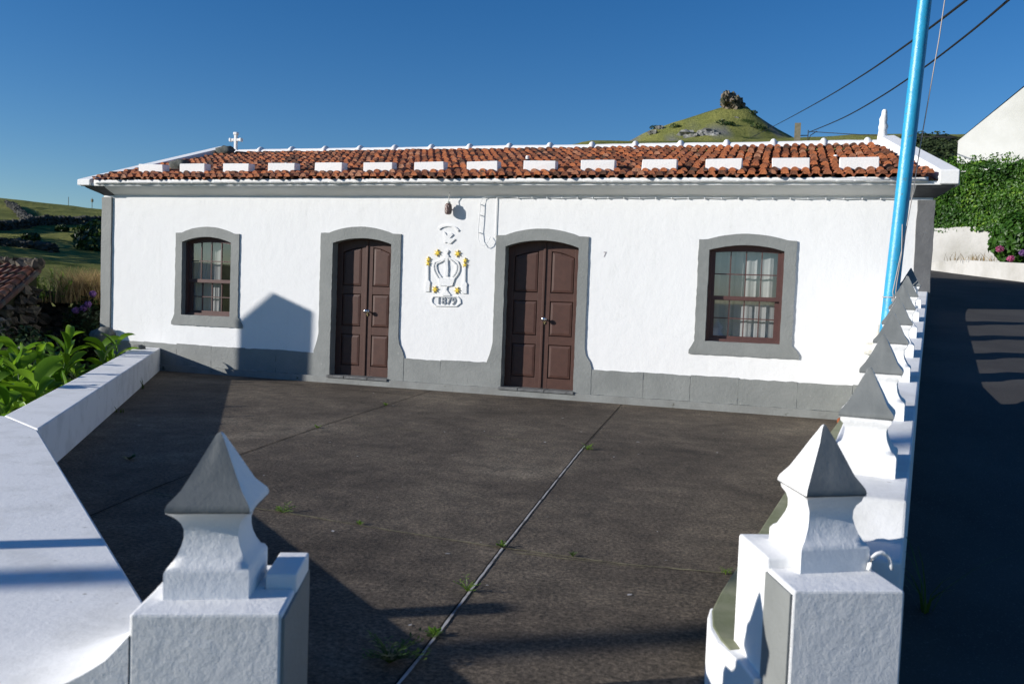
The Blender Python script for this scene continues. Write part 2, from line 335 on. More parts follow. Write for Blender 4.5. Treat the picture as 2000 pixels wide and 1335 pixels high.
def leaf_cloud(n, fn, size, name, m, parent=None, aspect=.5, tintf=None, droop=.0, seed=1, updir=None):
    """n small folded leaves; fn(rng)->(point, outward normal)"""
    r = np.random.RandomState(seed); V = []; F = []; T = []
    for i in range(n):
        p, nr = fn(r); s_ = size*(0.6+.8*r.rand())
        d = Vector((r.randn(), r.randn(), r.randn()-droop)).normalized()
        nn = (Vector(nr)*1.1+Vector((r.randn(), r.randn(), r.randn()))*.6).normalized()
        d = (d-nn*d.dot(nn)); d = d.normalized() if d.length > 1e-3 else Vector((0, 0, 1)); sd_ = nn.cross(d)
        p = Vector(p); b0 = len(V)
        V += [tuple(p-d*s_*.5), tuple(p+sd_*s_*aspect*.5+nn*s_*.06), tuple(p+d*s_*.5), tuple(p-sd_*s_*aspect*.5+nn*s_*.06)]
        F += [(b0, b0+1, b0+2), (b0, b0+2, b0+3)]
        t = r.rand() if tintf is None else tintf(p, r); T += [t]*4
    me = bpy.data.meshes.new(name); me.from_pydata(V, [], F); me.materials.append(m)
    at = me.attributes.new('tint', 'FLOAT', 'POINT'); at.data.foreach_set('value', T); me.update()
    o = bpy.data.objects.new(name, me); COL.objects.link(o)
    if parent: o.parent = parent; o.matrix_parent_inverse = Matrix.Translation(-parent.location)
    return o

def at(px, py, D):
    v = fwd+r2*((px-1000)/1700)-u2*((py-667.5)/1700); return CAM+v*D
def depth(x, y): return -.2923*x+.9563*(y+11.8)
def xw(y): return .4+.15*(y+8.9)              # road side face of the right-hand wall
def zw(x, y): return .37+.12*depth(x, y)      # top of that wall
def zroad(x, y):
    d = depth(x, y)
    if d >= 10: return 1.39+.088*(d-10)
    a = .19+.12*d
    if d >= 5.8: return a
    t = max(0, d)/5.8; b = -.12+(.886+.12)*t*t
    return b

# ================================================================== GROUND & TERRAIN
def terrain():
    # one big sheet: polar rings around the origin, heights from the land's own shape
    radii = [0, 6, 9, 12, 15, 19, 24, 30, 38, 48, 60, 75, 90, 105, 120, 135, 150, 165, 180, 195, 210, 225, 240, 255, 270, 285, 300, 315, 330, 345, 360, 380, 400, 420, 440, 455, 470, 480, 490, 500, 510, 520, 530, 545, 560, 580, 600, 640, 700, 800, 1000, 1500, 3000, 6000]
    na = 540; V = [(0, 0, -1.3)]; F = []; RK = [0]
    def sst(a, b, x): t = min(1, max(0, (x-a)/(b-a))); return t*t*(3-2*t)
    def H(x, y):
        r = math.hypot(x, y)
        base = -1.3-.4*sst(10, 60, r)
        if y < -2 and x > -4: base = -1.3
        nz = noise.fractal(Vector((x*.012, y*.012, 0)), 1, 2, 5)
        rk = 0
        # broad ridge behind the house
        dy = y-470
        fx = 87
        if x < -95: fx -= (-95-x)*.43
        if x > 150: fx -= (x-150)*.18
        across = math.exp(-(dy/230)**2) if dy < 0 else math.exp(-(dy/500)**2)
        ridge = fx*across*sst(60, 330, y) if fx > 0 else 0
        ridge += nz*2.0*sst(200, 400, y)
        # peak
        dx = x+28; dpy = y-480
        sl = .45 if dx < 0 else (.72 if dx > 7 else .40)
        wob = noise.fractal(Vector((x*.035, y*.035, 3)), 1, 2, 6)
        ex_ = (.28*abs(dx)+.0021*dx*dx) if dx < 0 else sl*dx
        pk = 114.0-math.sqrt(ex_**2+(.62*dpy)**2+3)+wob*2.6
        if dx > 10 and pk > ridge: rk = max(rk, sst(.62, .8, .5+.5*noise.noise(Vector((x*.15, y*.15, 1)))+.012*(dx-8)))
        if dx < -22 and pk > ridge: rk = max(rk, sst(.62, .75, .45+.5*noise.noise(Vector((x*.12, y*.12, 5)))+.004*(-dx-20)))
        if pk > ridge: rk = max(rk, .9*sst(.50, .62, noise.noise(Vector((x*.09+3, y*.09, 9)))+.16*(1 if pk < 98 else 0)))
        back = max(ridge, pk)
        # left hillside
        q = (-x*.6+y*.8)
        l = 0
        if x < -60:
            dist = math.hypot(x, y+11.8); s_ = min(1, max(0, (dist-90)/240))
            l = -2+28.5*s_*sst(-50, -100, x)+nz*1.6*s_
            l *= sst(-500, 150, y) if y < 150 else 1
        z = max(base, back-3 if y > 60 else base, l if x < -60 else base)
        if y > 14 and x > -9: z = max(z, min(2.2+(y-14)*.10, 30))*1.0
        return z, rk
    for ri in radii[1:]:
        for k in range(na):
            a = 2*math.pi*k/na; x, y = ri*math.cos(a), ri*math.sin(a)
            z, rk = H(x, y); V.append((x, y, z)); RK.append(rk)
    for k in range(na): F.append((0, 1+k, 1+(k+1) % na))
    for i in range(len(radii)-2):
        o0 = 1+i*na; o1 = o0+na
        for k in range(na): F.append((o0+k, o1+k, o1+(k+1) % na, o0+(k+1) % na))
    me = bpy.data.meshes.new('terrain'); me.from_pydata(V, [], F); me.materials.append(M['hill'])
    me.polygons.foreach_set('use_smooth', [True]*len(F))
    at = me.attributes.new('rock', 'FLOAT', 'POINT'); at.data.foreach_set('value', RK); me.update()
    o = bpy.data.objects.new('terrain', me); COL.objects.link(o); tag(o, kind='structure')
    return H
H = terrain()

# garden soil beyond the low wall
mb = MB(); g = []
n = 26
for j in range(n):
    for i in range(n):
        x = -28+i*(28-4.9)/(n-1); y = -13+j*19/(n-1)
        g.append((x, y, -.75+.25*noise.noise(Vector((x*.4, y*.4, 0)))))
mb.add(g, [(j*n+i, j*n+i+1, (j+1)*n+i+1, (j+1)*n+i) for j in range(n-1) for i in range(n-1)])
tag(mb.build('garden_ground', M['soil'], smooth=True), kind='structure')

# terrace
mb = MB()
poly = [(-9.75, .03), (-5.2, -7.0), (-2.0, -9.8), (-1.45, -10.1), (-1.1, -14.5), (.6, -14.5), (.55, -9.0), (.5, -8.3), (1.45, -2), (1.6, .03)]
mb.extrude_z(poly, -.4, 0.0)
terr = mb.build('terrace', M['terrace']); tag(terr, kind='structure')
def strip(pts, wd, z, mb, jit=0):
    L_ = []; R__ = []
    for i, p in enumerate(pts):
        a = Vector(pts[max(0, i-1)]); b = Vector(pts[min(len(pts)-1, i+1)]); d = (b-a).normalized(); nrm = Vector((-d.y, d.x))
        ww = wd*(1+rnd.uniform(-jit, jit)); L_.append((p[0]+nrm.x*ww/2, p[1]+nrm.y*ww/2, z)); R__.append((p[0]-nrm.x*ww/2, p[1]-nrm.y*ww/2, z))
    k = len(pts); mb.add(L_+R__, [(i, i+1, k+i+1, k+i) for i in range(k-1)])
def line(a, b, n, amp): return [(a[0]+(b[0]-a[0])*i/n+rnd.uniform(-amp, amp), a[1]+(b[1]-a[1])*i/n+rnd.uniform(-amp, amp)) for i in range(n+1)]
def poly_line(P, n, amp):
    out = []
    for a, b in zip(P, P[1:]): out += line(a, b, n, amp)[:-1]
    return out+[P[-1]]
j1 = poly_line([(-1.985, -.12), (-1.71, -4.0), (-1.43, -7.18), (-1.28, -8.7), (-.9, -13.5)], 30, .0012)
j2 = poly_line([(-4.76, -.12), (-4.48, -3.67), (-4.28, -5.46), (-4.04, -6.95), (-3.75, -8.3)], 20, .003)
j3 = poly_line([(-4.04, -6.95), (-2.94, -7.02), (-2.1, -7.12), (-1.43, -7.18), (-.75, -7.20), (-.18, -7.13)], 16, .004)
j4 = poly_line([(-8.6, -.55), (-7.3, -.50), (-4.75, -.80)], 12, .006)
mb = MB(); strip(j1, .010, .004, mb, .15); strip(j2, .010, .004, mb, .3); strip(j4, .012, .004, mb, .5)
o = mb.build('expansion_joint', M['joint_dark'], recalc=False, parent=terr)
mb = MB(); strip([(x+.010, y) for x, y in j1 if y < -3.6], .012, .0045, mb, .25)
o = mb.build('joint_mortar', M['joint_light'], recalc=False, parent=terr)
mb = MB(); strip(j3, .013, .0045, mb, .4)
for a, b in (((-4.2, -3.55), (-3.35, -3.60)), ((-2.9, -3.5), (-2.3, -3.62)), ((-1.35, -7.235), (-.62, -7.225))): strip(line(a, b, 10, .006), .01, .004, mb, .8)
o = mb.build('surface_crack', M['crack'], recalc=False, parent=terr)
# road
mb = MB(); g = []; ny, nx = 60, 14
for j in range(ny):
    y = -16+j*46/(ny-1)
    for i in range(nx):
        x0 = xw(y)-.12 if y > -9 else xw(-9)-.12-.0
        x = x0+(13-x0)*(i/(nx-1))**1.5; g.append((x, y, zroad(x, y)))
mb.add(g, [(j*nx+i, j*nx+i+1, (j+1)*nx+i+1, (j+1)*nx+i) for j in range(ny-1) for i in range(nx-1)])
tag(mb.build('road', M['road'], smooth=True), kind='structure')

# ================================================================== HOUSE
house = thing('house', (-4.5, 3.3, 0), 'low white house with grey stone trim, brown doors and red tiled roof behind the terrace', 'house')
D1 = dict(x0=-6.48, x1=-5.515, z0=.10, zs=2.11, zc=2.19); D2 = dict(x0=-3.75, x1=-2.69, z0=.10, zs=2.11, zc=2.205)
W1 = dict(x0=-9.165, x1=-8.26, z0=.92, zs=2.08, zc=2.165); W2 = dict(x0=-.93, x1=.02, z0=.917, zs=2.12, zc=2.19)
def opening(o, e=0): return [(o['x0']-e, o['z0']-e), (o['x1']+e, o['z0']-e)]+arc(o['x0']-e, o['x1']+e, o['zs'], o['zc']+e)
# front wall with real openings
mb = MB()
outer = [(-10.72, 0), (1.73, 0), (1.73, 3.0), (-10.72, 3.0)]
holes = [opening(o, .03) for o in (D1, D2, W1, W2)]
tri = tessellate_polygon([[Vector((x, z, 0)) for x, z in outer]]+[[Vector((x, z, 0)) for x, z in reversed(h)] for h in holes])
pts = outer+[p for h in holes for p in reversed(h)]
mb.add([(x, 0, z) for x, z in pts], [tuple(t) for t in tri])
for h in holes:
    n_ = len(h); mb.add([(x, 0, z) for x, z in h]+[(x, .3, z) for x, z in h], [(i, (i+1) % n_, (i+1) % n_+n_, i+n_) for i in range(n_)])
# side, back and gables
RG = [(1.73, 0.0), (1.39, 3.3), (1.05, 6.6)]
mb.add([(-10.72, 0, -1.2), (-10.72, 6.6, -1.2), (-10.72, 6.6, 3.0), (-10.72, 3.3, 4.05), (-10.72, 0, 3.0)], [(0, 1, 2, 3, 4)])
mb.add([(1.73, 0, -.5), (1.05, 6.6, -.5), (1.05, 6.6, 3.0), (1.39, 3.3, 4.05), (1.73, 0, 3.0)], [(0, 1, 2, 3, 4)])
mb.add([(-10.72, 6.6, -1.2), (1.05, 6.6, -1.2), (1.05, 6.6, 3.0), (-10.72, 6.6, 3.0)], [(0, 1, 2, 3)])
mb.add([(-10.72, 0, -1.2), (1.73, 0, -1.2), (1.73, 0, 0), (-10.72, 0, 0)], [(0, 1, 2, 3)])
mb.build('wall', M['facade'], house, recalc=False)
mb = MB(); mb.box(-10.6, 1.3, .9, 1.0, 0, 2.9); mb.build('interior_wall', M['interior'], house)

# plinth, with the swelling feet of the door surrounds cut out by butting
mb = MB()
def plinth_seg(x0, x1):
    p = rough_edge([(x0, .1), (x1, .1), (x1, .445+rnd.uniform(-.012, .012)), (x0, .445+rnd.uniform(-.012, .012))], .005, .07)
    mb.prism(p, -.016, .005)
cuts = [-10.54]
x = -10.54
for a, b in ((-10.54, -6.745), (-5.275, -3.955), (-2.455, 1.555)):
    n_ = max(1, round((b-a)/.62)); xs = [a+(b-a)*i/n_+(rnd.uniform(-.08, .08) if 0 < i < n_ else 0) for i in range(n_+1)]
    mb = MB()
    for u, v in zip(xs, xs[1:]): plinth_seg(u+.002, v-.0015)
    mb.build('plinth', M['grey'], house, bevel=.003)
mb = MB(); mb.prism(rough_edge([(-10.6, -.3), (1.6, -.3), (1.6, .1), (-10.6, .1)], .004, .15), -.055, .005)
mb.build('plinth_step', M['plinth_l'], house, bevel=.008)

def surround(o, outer_fn, name, door):
    mb = MB(); inner = rough_edge(opening(o), .003, .06)
    ring(mb, rough_edge(outer_fn, .005, .05), inner, -.02, .004, .2)
    return mb.build(name, M['grey'], house)
def door_outer(x0, x1, zsh, zcr, f0, f1, xi0, xi1):
    return [(f0, .1), (xi0, .1), (xi0, .0999), (xi1, .0999), (xi1, .1), (f1, .1), (f1, .47), (f1-.03, .55), (x1+.02, .64), (x1, .74), (x1-.005, zsh), (x1-.14, zsh+.005)]+arc(x0+.14, x1-.14, zsh+.008, zcr)[1:-1]+[(x0+.14, zsh+.005), (x0, zsh), (x0, .74), (x0-.02, .64), (f0+.03, .55), (f0, .47)]
def door_u(o, x0, x1, zsh, zcr, f0, f1, name):
    # U-shaped: outline open at the bottom
    mb = MB(); a = arc(o['x0'], o['x1'], o['zs'], o['zc'], 18)
    inner = [(o['x1'], o['z0'])]+a+[(o['x0'], o['z0'])]
    outer = [(f0, .1), (f0, .47), (f0+.03, .55), (x0-.02, .64), (x0, .74), (x0, zsh), (x0+.14, zsh+.005)]+list(reversed(arc(x0+.14, x1-.14, zsh+.008, zcr, 14)))[1:-1]+[(x1-.14, zsh+.005), (x1-.005, zsh), (x1, .74), (x1+.02, .64), (f1-.03, .55), (f1, .47), (f1, .1)]
    poly = rough_edge(list(reversed(outer))+[(o['x0'], .1)]+list(reversed(inner[:-1]))[0:], .0035, .055)
    n_ = len(poly); tri = tessellate_polygon([[Vector((x, z, 0)) for x, z in poly]])
    mb.add([(x, -.02, z) for x, z in poly], [tuple(t) for t in tri])
    mb.add([(x, -.02, z) for x, z in poly]+[(x, .2, z) for x, z in poly], [(i, (i+1) % n_, (i+1) % n_+n_, i+n_) for i in range(n_)])
    return mb.build(name, M['grey'], house)
door_u(D1, -6.685, -5.36, 2.258, 2.36, -6.76, -5.262, 'door_surround')
door_u(D2, -3.893, -2.55, 2.265, 2.368, -3.968, -2.442, 'door_surround')
def win_outer(x0, x1, zsh, zcr, s0, s1, sb, st):
    return [(s0, sb), (s1, sb), (s1, sb+.05), (s1-.03, sb+.10), (x1, st+.01), (x1, zsh), (x1-.12, zsh+.004)]+arc(x0+.12, x1-.12, zsh+.008, zcr)[1:-1]+[(x0+.12, zsh+.004), (x0, zsh), (x0, st+.01), (s0+.03, sb+.10), (s0, sb+.05)]
surround(W1, win_outer(-9.29, -8.115, 2.222, 2.325, -9.35, -8.03, .755, .92), 'window_surround', False)
surround(W2, win_outer(-1.068, .168, 2.256, 2.337, -1.135, .268, .74, .905), 'window_surround', False)
# thresholds
for o_ in (D1, D2):
    mb = MB(); xs = [o_['x0']-.03, o_['x0']+.27, o_['x0']+.66, o_['x1']+.02]
    for a, b in zip(xs, xs[1:]): mb.box(a+.004, b-.004, -.075, .25, .085, .118+rnd.uniform(0, .004))
    mb.build('threshold', M['slate'], house, bevel=.005)

# doors
def make_door(o, xm, name_side):
    d = bpy.data.objects.new('door', None); COL.objects.link(d); d.location = (xm, .16, .1); d.parent = house; d.matrix_parent_inverse = Matrix.Translation(-house.location)
    for side in (0, 1):
        a, b = (o['x0']-.02, xm-.008) if side == 0 else (xm+.008, o['x1']+.02)
        mb = MB()
        zt = o['zc']+.02; st = .085; z0 = .12
        mb.box(a, b, .175, .20, z0, zt)
        mb.box(a, a+st+.03*(side == 0), .145, .176, z0, zt); mb.box(b-st-.02*(side == 1), b, .145, .176, z0, zt)
        ax = a+st+.03*(side == 0); bx = b-st-.02*(side == 1)
        rails = [(z0, .265), (.745, .865), (1.36, 1.475)]
        for r0, r1 in rails: mb.box(ax, bx, .147, .176, r0, r1)
        za, zb = (1.99, 2.06) if side == 0 else (2.06, 1.99)
        # arched top rail: lower edge curves
        top = []
        for i in range(7):
            t = i/6; s_ = math.sin(t*math.pi/2) if side == 0 else math.cos(t*math.pi/2); top.append((ax+(bx-ax)*t, 1.985+.075*s_))
        mb.prism([(bx, zt), (ax, zt)]+top, .147, .176)
        pan = MB()
        def panel(poly):
            cx = sum(p[0] for p in poly)/len(poly); cz = sum(p[1] for p in poly)/len(poly)
            def ins(e): 
                out = []
                for x, z in poly:
                    out.append((x+(e if x < cx else -e), z+(e if z < cz else -e)))
                return out
            A = ins(.006); B = ins(.014); C = ins(.045); n_ = len(poly)
            pan.add([(x, .174, z) for x, z in A]+[(x, .152, z) for x, z in B]+[(x, .146, z) for x, z in C],
                    [(i, (i+1) % n_, (i+1) % n_+n_, i+n_) for i in range(n_)]+[(i+n_, (i+1) % n_+n_, (i+1) % n_+2*n_, i+2*n_) for i in range(n_)]+[tuple(range(2*n_, 3*n_))])
        panel([(ax, .265), (bx, .265), (bx, .745), (ax, .745)]); panel([(ax, .865), (bx, .865), (bx, 1.36), (ax, 1.36)])
        panel([(ax, 1.475), (bx, 1.475)]+list(reversed(top)))
        lf = mb.build('door_leaf', M['brown'], d, bevel=.003)
        lf.matrix_parent_inverse = Matrix.Identity(4); lf.matrix_parent_inverse = Matrix.Translation(-Vector((xm, .16, .1)))
        pn = pan.build('door_panel', M['brown'], d, recalc=True); pn.matrix_parent_inverse = Matrix.Translation(-Vector((xm, .16, .1)))
    mb = MB(); mb.box(xm-.022, xm+.012, .128, .150, .125, o['zc']+.01)
    c = mb.build('meeting_stile', M['brown'], d, bevel=.004)
    c.matrix_parent_inverse = Matrix.Translation(-Vector((xm, .16, .1)))
    k = MB(); kx = xm+.026
    k.tube([(kx, .146, 1.105), (kx, .09, 1.105)], .011, 10); k.sphere((kx, .075, 1.105), .032, n=10, sc=(1, .75, 1))
    k.tube([(kx, .146, 1.105), (kx, .138, 1.105)], .026, 14)
    c = k.build('door_knob', M['chrome'], d, smooth=True)
    c.matrix_parent_inverse = Matrix.Translation(-Vector((xm, .16, .1)))
    k = MB(); k.box(kx-.012, kx+.012, .134, .147, 1.03, 1.075); k.tube([(kx, .14, 1.062), (kx, .124, 1.062)], .009, 8)
    c = k.build('lock_plate', M['brass'], d, bevel=.003)
    c.matrix_parent_inverse = Matrix.Translation(-Vector((xm, .16, .1)))
    return d
make_door(D1, -5.975, 0); make_door(D2, -3.205, 1)
mb = MB(); mb.box(-10.6, 1.6, .215, .26, .0, .118); mb.build('floor_sill', M['interior'], house)

# windows
def make_window(o, zm, curt):
    c0 = Vector(((o['x0']+o['x1'])/2, .12, o['z0']))
    wn = bpy.data.objects.new('window', None); COL.objects.link(wn); wn.location = c0; wn.parent = house; wn.matrix_parent_inverse = Matrix.Translation(-house.location)
    def fin(o_): o_.matrix_parent_inverse = Matrix.Translation(-c0); return o_
    def op(e, zb=None, zt=None):
        return [(o['x0']+e, (zb if zb is not None else o['z0'])+e), (o['x1']-e, (zb if zb is not None else o['z0'])+e)]+arc(o['x0']+e, o['x1']-e, o['zs']-e*.3, o['zc']-e)
    mb = MB(); ring(mb, op(-.01), op(.035), .085, .2, .2); fin(mb.build('window_frame', M['brown_win'], wn))
    # upper sash
    mb = MB(); e0 = .035; e1 = .078
    A = op(e0, zm-.035-e0); B = op(e1, zm-.0-e1)
    B = [(x, max(z, zm+.022)) for x, z in B]; ring(mb, A, B, .112, .14, .14)
    for i in (1, 2, 3):
        x = o['x0']+e1+(o['x1']-o['x0']-2*e1)*i/4; xm_ = (o['x0']+o['x1'])/2; mb.box(x-.007, x+.007, .117, .138, zm, o['zc']-.05)
    zz = (zm+o['zc']-e1)/2+.005; mb.box(o['x0']+e0, o['x1']-e0, .116, .137, zz-.007, zz+.007)
    fin(mb.build('upper_sash', M['brown_win'], wn))
    mb = MB(); A = [(o['x0']+e0, o['z0']+.02), (o['x1']-e0, o['z0']+.02), (o['x1']-e0, zm+.02), (o['x0']+e0, zm+.02)]
    B = [(o['x0']+e1+.012, o['z0']+.075), (o['x1']-e1-.012, o['z0']+.075), (o['x1']-e1-.012, zm-.035), (o['x0']+e1+.012, zm-.035)]
    ring(mb, A, B, .142, .172, .172)
    for i in (1, 2, 3):
        x = o['x0']+e1+.012+(o['x1']-o['x0']-2*e1-.024)*i/4; mb.box(x-.007, x+.007, .147, .168, o['z0']+.05, zm)
    zz = (zm-.035+o['z0']+.075)/2; mb.box(o['x0']+e0, o['x1']-e0, .146, .167, zz-.007, zz+.007)
    mb.box(o['x0']+e0, o['x1']-e0, .105, .143, zm-.03, zm+.022)
    fin(mb.build('lower_sash', M['brown_win'], wn))
    mb = MB(); mb.add([(o['x0'], .128, zm), (o['x1'], .128, zm), (o['x1'], .128, o['zc']), (o['x0'], .128, o['zc'])], [(0, 1, 2, 3)])
    mb.add([(o['x0'], .158, o['z0']), (o['x1'], .158, o['z0']), (o['x1'], .158, zm), (o['x0'], .158, zm)], [(0, 1, 2, 3)])
    fin(mb.build('window_pane', M['glass'], wn, recalc=False))
    # curtains
    mb = MB(); vs = []; nx_ = 60; x0, x1 = curt
    for i in range(nx_+1):
        x = x0+(x1-x0)*i/nx_; y = .225+.007*math.sin(i*.75)+.004*math.sin(i*1.9+1)
        vs += [(x, y, o['z0']-.02), (x+.01*math.sin(i), y+.005, o['zc']+.02)]
    mb.add(vs, [(2*i, 2*i+2, 2*i+3, 2*i+1) for i in range(nx_)])
    fin(mb.build('curtain', M['curtain'], wn, smooth=True, recalc=False))
    return wn
make_window(W1, 1.475, (-9.16, -8.60)); make_window(W2, 1.50, (-.95, .05))

# corner pilasters
mb = MB(); mb.prism(rough_edge([(-10.74, -.2), (-10.54, -.2), (-10.54, 2.78), (-10.74, 2.78)], .005, .12), -.028, .15); mb.build('corner_pilaster', M['grey'], house, bevel=.004)
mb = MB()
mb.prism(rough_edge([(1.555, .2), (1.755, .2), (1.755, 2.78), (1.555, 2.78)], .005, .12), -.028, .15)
pr = mb.build('corner_pilaster', M['grey_dark'], house, bevel=.004); tag(pr, 'darker grey right corner pilaster')

mb = MB(); mb.sphere((-10.60, -.10, .52), .16, n=8, sc=(1.3, .9, .9), jit=.35); mb.build('pilaster_foot', M['cgrey'], house, smooth=True)
# cornice cove
prof = [(0, 2.812), (-.015, 2.822), (-.035, 2.834), (-.07, 2.850), (-.115, 2.868), (-.165, 2.890), (-.21, 2.912), (-.245, 2.938)]
mb = MB(); nx_ = 40; vs = []
for i in range(nx_+1):
    x = -10.50+(1.50+10.50)*i/nx_
    for y, z in prof: vs.append((x, y, z+.002*math.sin(i*1.3)))
k = len(prof); mb.add(vs, [(i*k+j, (i+1)*k+j, (i+1)*k+j+1, i*k+j+1) for i in range(nx_) for j in range(k-1)])
mb.build('cornice', M['cove'], house, smooth=True)
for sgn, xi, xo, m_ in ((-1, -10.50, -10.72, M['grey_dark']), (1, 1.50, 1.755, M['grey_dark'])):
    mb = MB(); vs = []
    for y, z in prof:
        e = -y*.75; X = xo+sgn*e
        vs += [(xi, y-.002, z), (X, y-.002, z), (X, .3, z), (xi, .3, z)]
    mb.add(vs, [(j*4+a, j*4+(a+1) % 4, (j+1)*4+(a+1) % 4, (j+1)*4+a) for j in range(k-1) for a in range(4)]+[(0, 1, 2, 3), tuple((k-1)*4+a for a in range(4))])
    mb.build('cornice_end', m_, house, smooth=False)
mb = MB(); xs = [-10.97+(1.97+10.97)*i/60 for i in range(61)]
vs = []
for i, x in enumerate(xs):
    j_ = .004*noise.noise(Vector((x*3, 0, 0)))
    vs += [(x, -.252+j_, 2.938), (x, -.256+j_, 2.982+j_), (x, .0, 2.995), (x, .0, 2.938)]
mb.add(vs, [(i*4+a, (i+1)*4+a, (i+1)*4+(a+1) % 4, i*4+(a+1) % 4) for i in range(60) for a in range(4)]+[(0, 1, 2, 3), (240, 241, 242, 243)])
mb.build('eave_fascia', M['white_clean'], house)

# ------------- roof
ZE, SL = 2.99, .274
def zroof(y): return ZE+SL*(y+.33)
def xr_at(y): return 1.73-.103*y
roof = MB()
mbw = MB()
roof.add([(-10.7, -.26, ZE+.002), (1.75, -.26, ZE+.002), (1.39, 3.3, zroof(3.3)-.02), (-10.7, 3.3, zroof(3.3)-.02)], [(0, 1, 2, 3)], 0, .1)
roof.add([(-10.7, 6.93, ZE-.012), (1.0, 6.93, ZE-.012), (1.39, 3.3, zroof(3.3)-.02), (-10.7, 3.3, zroof(3.3)-.02)], [(0, 1, 2, 3)], 0, .4)
def tile(x, y, cover, back=1):
    """one barrel tile, lower end at (x,y), running up slope"""
    ln = .37; seg = 6; t = rnd.random()**1.1; jx = rnd.uniform(-.013, .013); jr = rnd.uniform(-.06, .06); lift = rnd.uniform(0, .016)
    r0, r1 = (.050, .041) if cover else (.045, .048)
    V = []; th = .016 if cover else .03
    for (yy, rr, dz) in ((0, r0, .044 if cover else .040), (ln, r1, 0)):
        for layer in (0, 1):
            q = rr-(th if layer else 0)
            for i in range(seg+1):
                a = math.pi*i/seg
                lx = -q*math.cos(a); lz = (q*math.sin(a)*1.05+.022) if cover else (.034-.014*math.sin(a)-(.034 if layer else 0))
                X = x+jx+lx+jr*yy; Y = y+yy*.96*back if back == 1 else y-yy*.96
                z0_ = ZE+SL*((Y if back == 1 else 6.6-Y)+.33)
                V.append((X, Y, z0_+lz+dz+lift))
    s1 = seg+1; F = []
    for i in range(seg):
        F.append((i, i+1, 2*s1+i+1, 2*s1+i)); F.append((s1+i, s1+i+1, 3*s1+i+1, 3*s1+i)); F.append((i, i+1, s1+i+1, s1+i))
    if cover:  # mortar / stacked ends fill the barrel mouth a little way in
        base = len(V)
        for i in range(seg+1):
            p = V[s1+i]; V.append((p[0], p[1]+.002*back, p[2]-.001))
        F.append(tuple(range(base, base+seg+1)))
    roof.add(V, F, 0, t)
PITCH_T = .128; ncol = 98; course = .30
for r in range(12):
    y = -.33+r*course
    for c in range(ncol):
        x = -10.60+c*PITCH_T
        lim_r = xr_at(y)-.10
        if x < lim_r+.02: tile(x, y+(course/2 if r else 0)+rnd.uniform(-.025, .025), False)
        if x+.064 < lim_r: tile(x+.064, y+rnd.uniform(-.035, .035), True)
roof.build('roof', M['tile'], house, recalc=False)
mbw.prism(rough_edge([(-10.65, ZE-.02), (1.62, ZE-.02), (1.62, ZE+.035), (-10.65, ZE+.035)], .007, .06), -.297, -.25)
# white mortar dabs along the eave
for c in range(61):
    x = -10.60+c*.2
    if x < 1.5:
        mbw.sphere((x+rnd.uniform(-.01, .01), -.28, ZE-.006), .04, n=4, sc=(1.3, .5, .32), jit=.4)
for _ in range(9):
    x = rnd.uniform(-9, 1); y = rnd.uniform(.4, 2.9); mbw.sphere((x, y, zroof(y)+.10), .028, n=4, sc=(1.2, 1, .7), jit=.4)
mbw.build('eave_mortar', M['white_clean'], house, smooth=True)
# ridge cap
mb = MB(); vs = []; N_ = 130; seg = 8
for i in range(N_+1):
    x = -10.6+(1.45+10.6)*i/N_; zc = zroof(3.3)+.025+.01*noise.noise(Vector((x*.7, 0, 0))); wv = .006*noise.noise(Vector((x*5, 2, 0)))
    for k in range(seg+1):
        a = math.pi*k/seg; vs.append((x, 3.3-.125*math.cos(a), zc+(.105+wv)*math.sin(a)))
mb.add(vs, [(i*9+k, (i+1)*9+k, (i+1)*9+k+1, i*9+k+1) for i in range(N_) for k in range(seg)])
mb.build('ridge_cap', M['white_clean'], house, smooth=True)
for xj in (-9.93, -9.23, -8.50, -7.76, -7.04, -6.30, -5.55, -4.79, -4.04, -3.28, -2.52, -1.75, -.99, -.24, .54, 1.2):
    mb = MB(); vs = []
    zc = zroof(3.3)+.025
    for i in range(7):
        t = i/6; x = xj-.055+.11*t; q = math.sin(math.pi*t)**.6 if 0 < t < 1 else 0
        for k in range(seg+1):
            a = math.pi*k/seg; rr = .10+.052*q; vs.append((x, 3.3-(.12+.03*q)*math.cos(a), zc+rr*math.sin(a)))
    mb.add(vs, [(i*9+k, (i+1)*9+k, (i+1)*9+k+1, i*9+k+1) for i in range(6) for k in range(seg)])
    mb.build('ridge_joint', M['white_clean'], house, smooth=True)
# gable copings
def coping(xo, xi, side, h0=.115, dn=.06):
    """xo/xi outer and inner x at eave and ridge"""
    mb = MB(); st = []
    for (y, f, h) in ((-.29, 0, h0), (-.10, .065, h0+.012), (3.3, 1, .20), (6.9, 1.0, .115)):
        a = xo[0]+(xo[1]-xo[0])*f; b = xi[0]+(xi[1]-xi[0])*f
        z = zroof(y) if y <= 3.3 else zroof(6.6-y)
        st.append(((a, y, z-dn), (b, y, z-dn), (b, y, z+h), (a, y, z+h)))
    vs = [p for s_ in st for p in s_]
    mb.add(vs, [(i*4+a, i*4+(a+1) % 4, (i+1)*4+(a+1) % 4, (i+1)*4+a) for i in range(3) for a in range(4)]+[(0, 1, 2, 3), (12, 13, 14, 15)])
    return mb.build('gable_coping', M['white_clean'], house, bevel=.012)
coping((-10.99, -10.90), (-10.74, -10.64), -1, .035)
coping((1.96, 1.60), (1.74, 1.37), 1, .11)
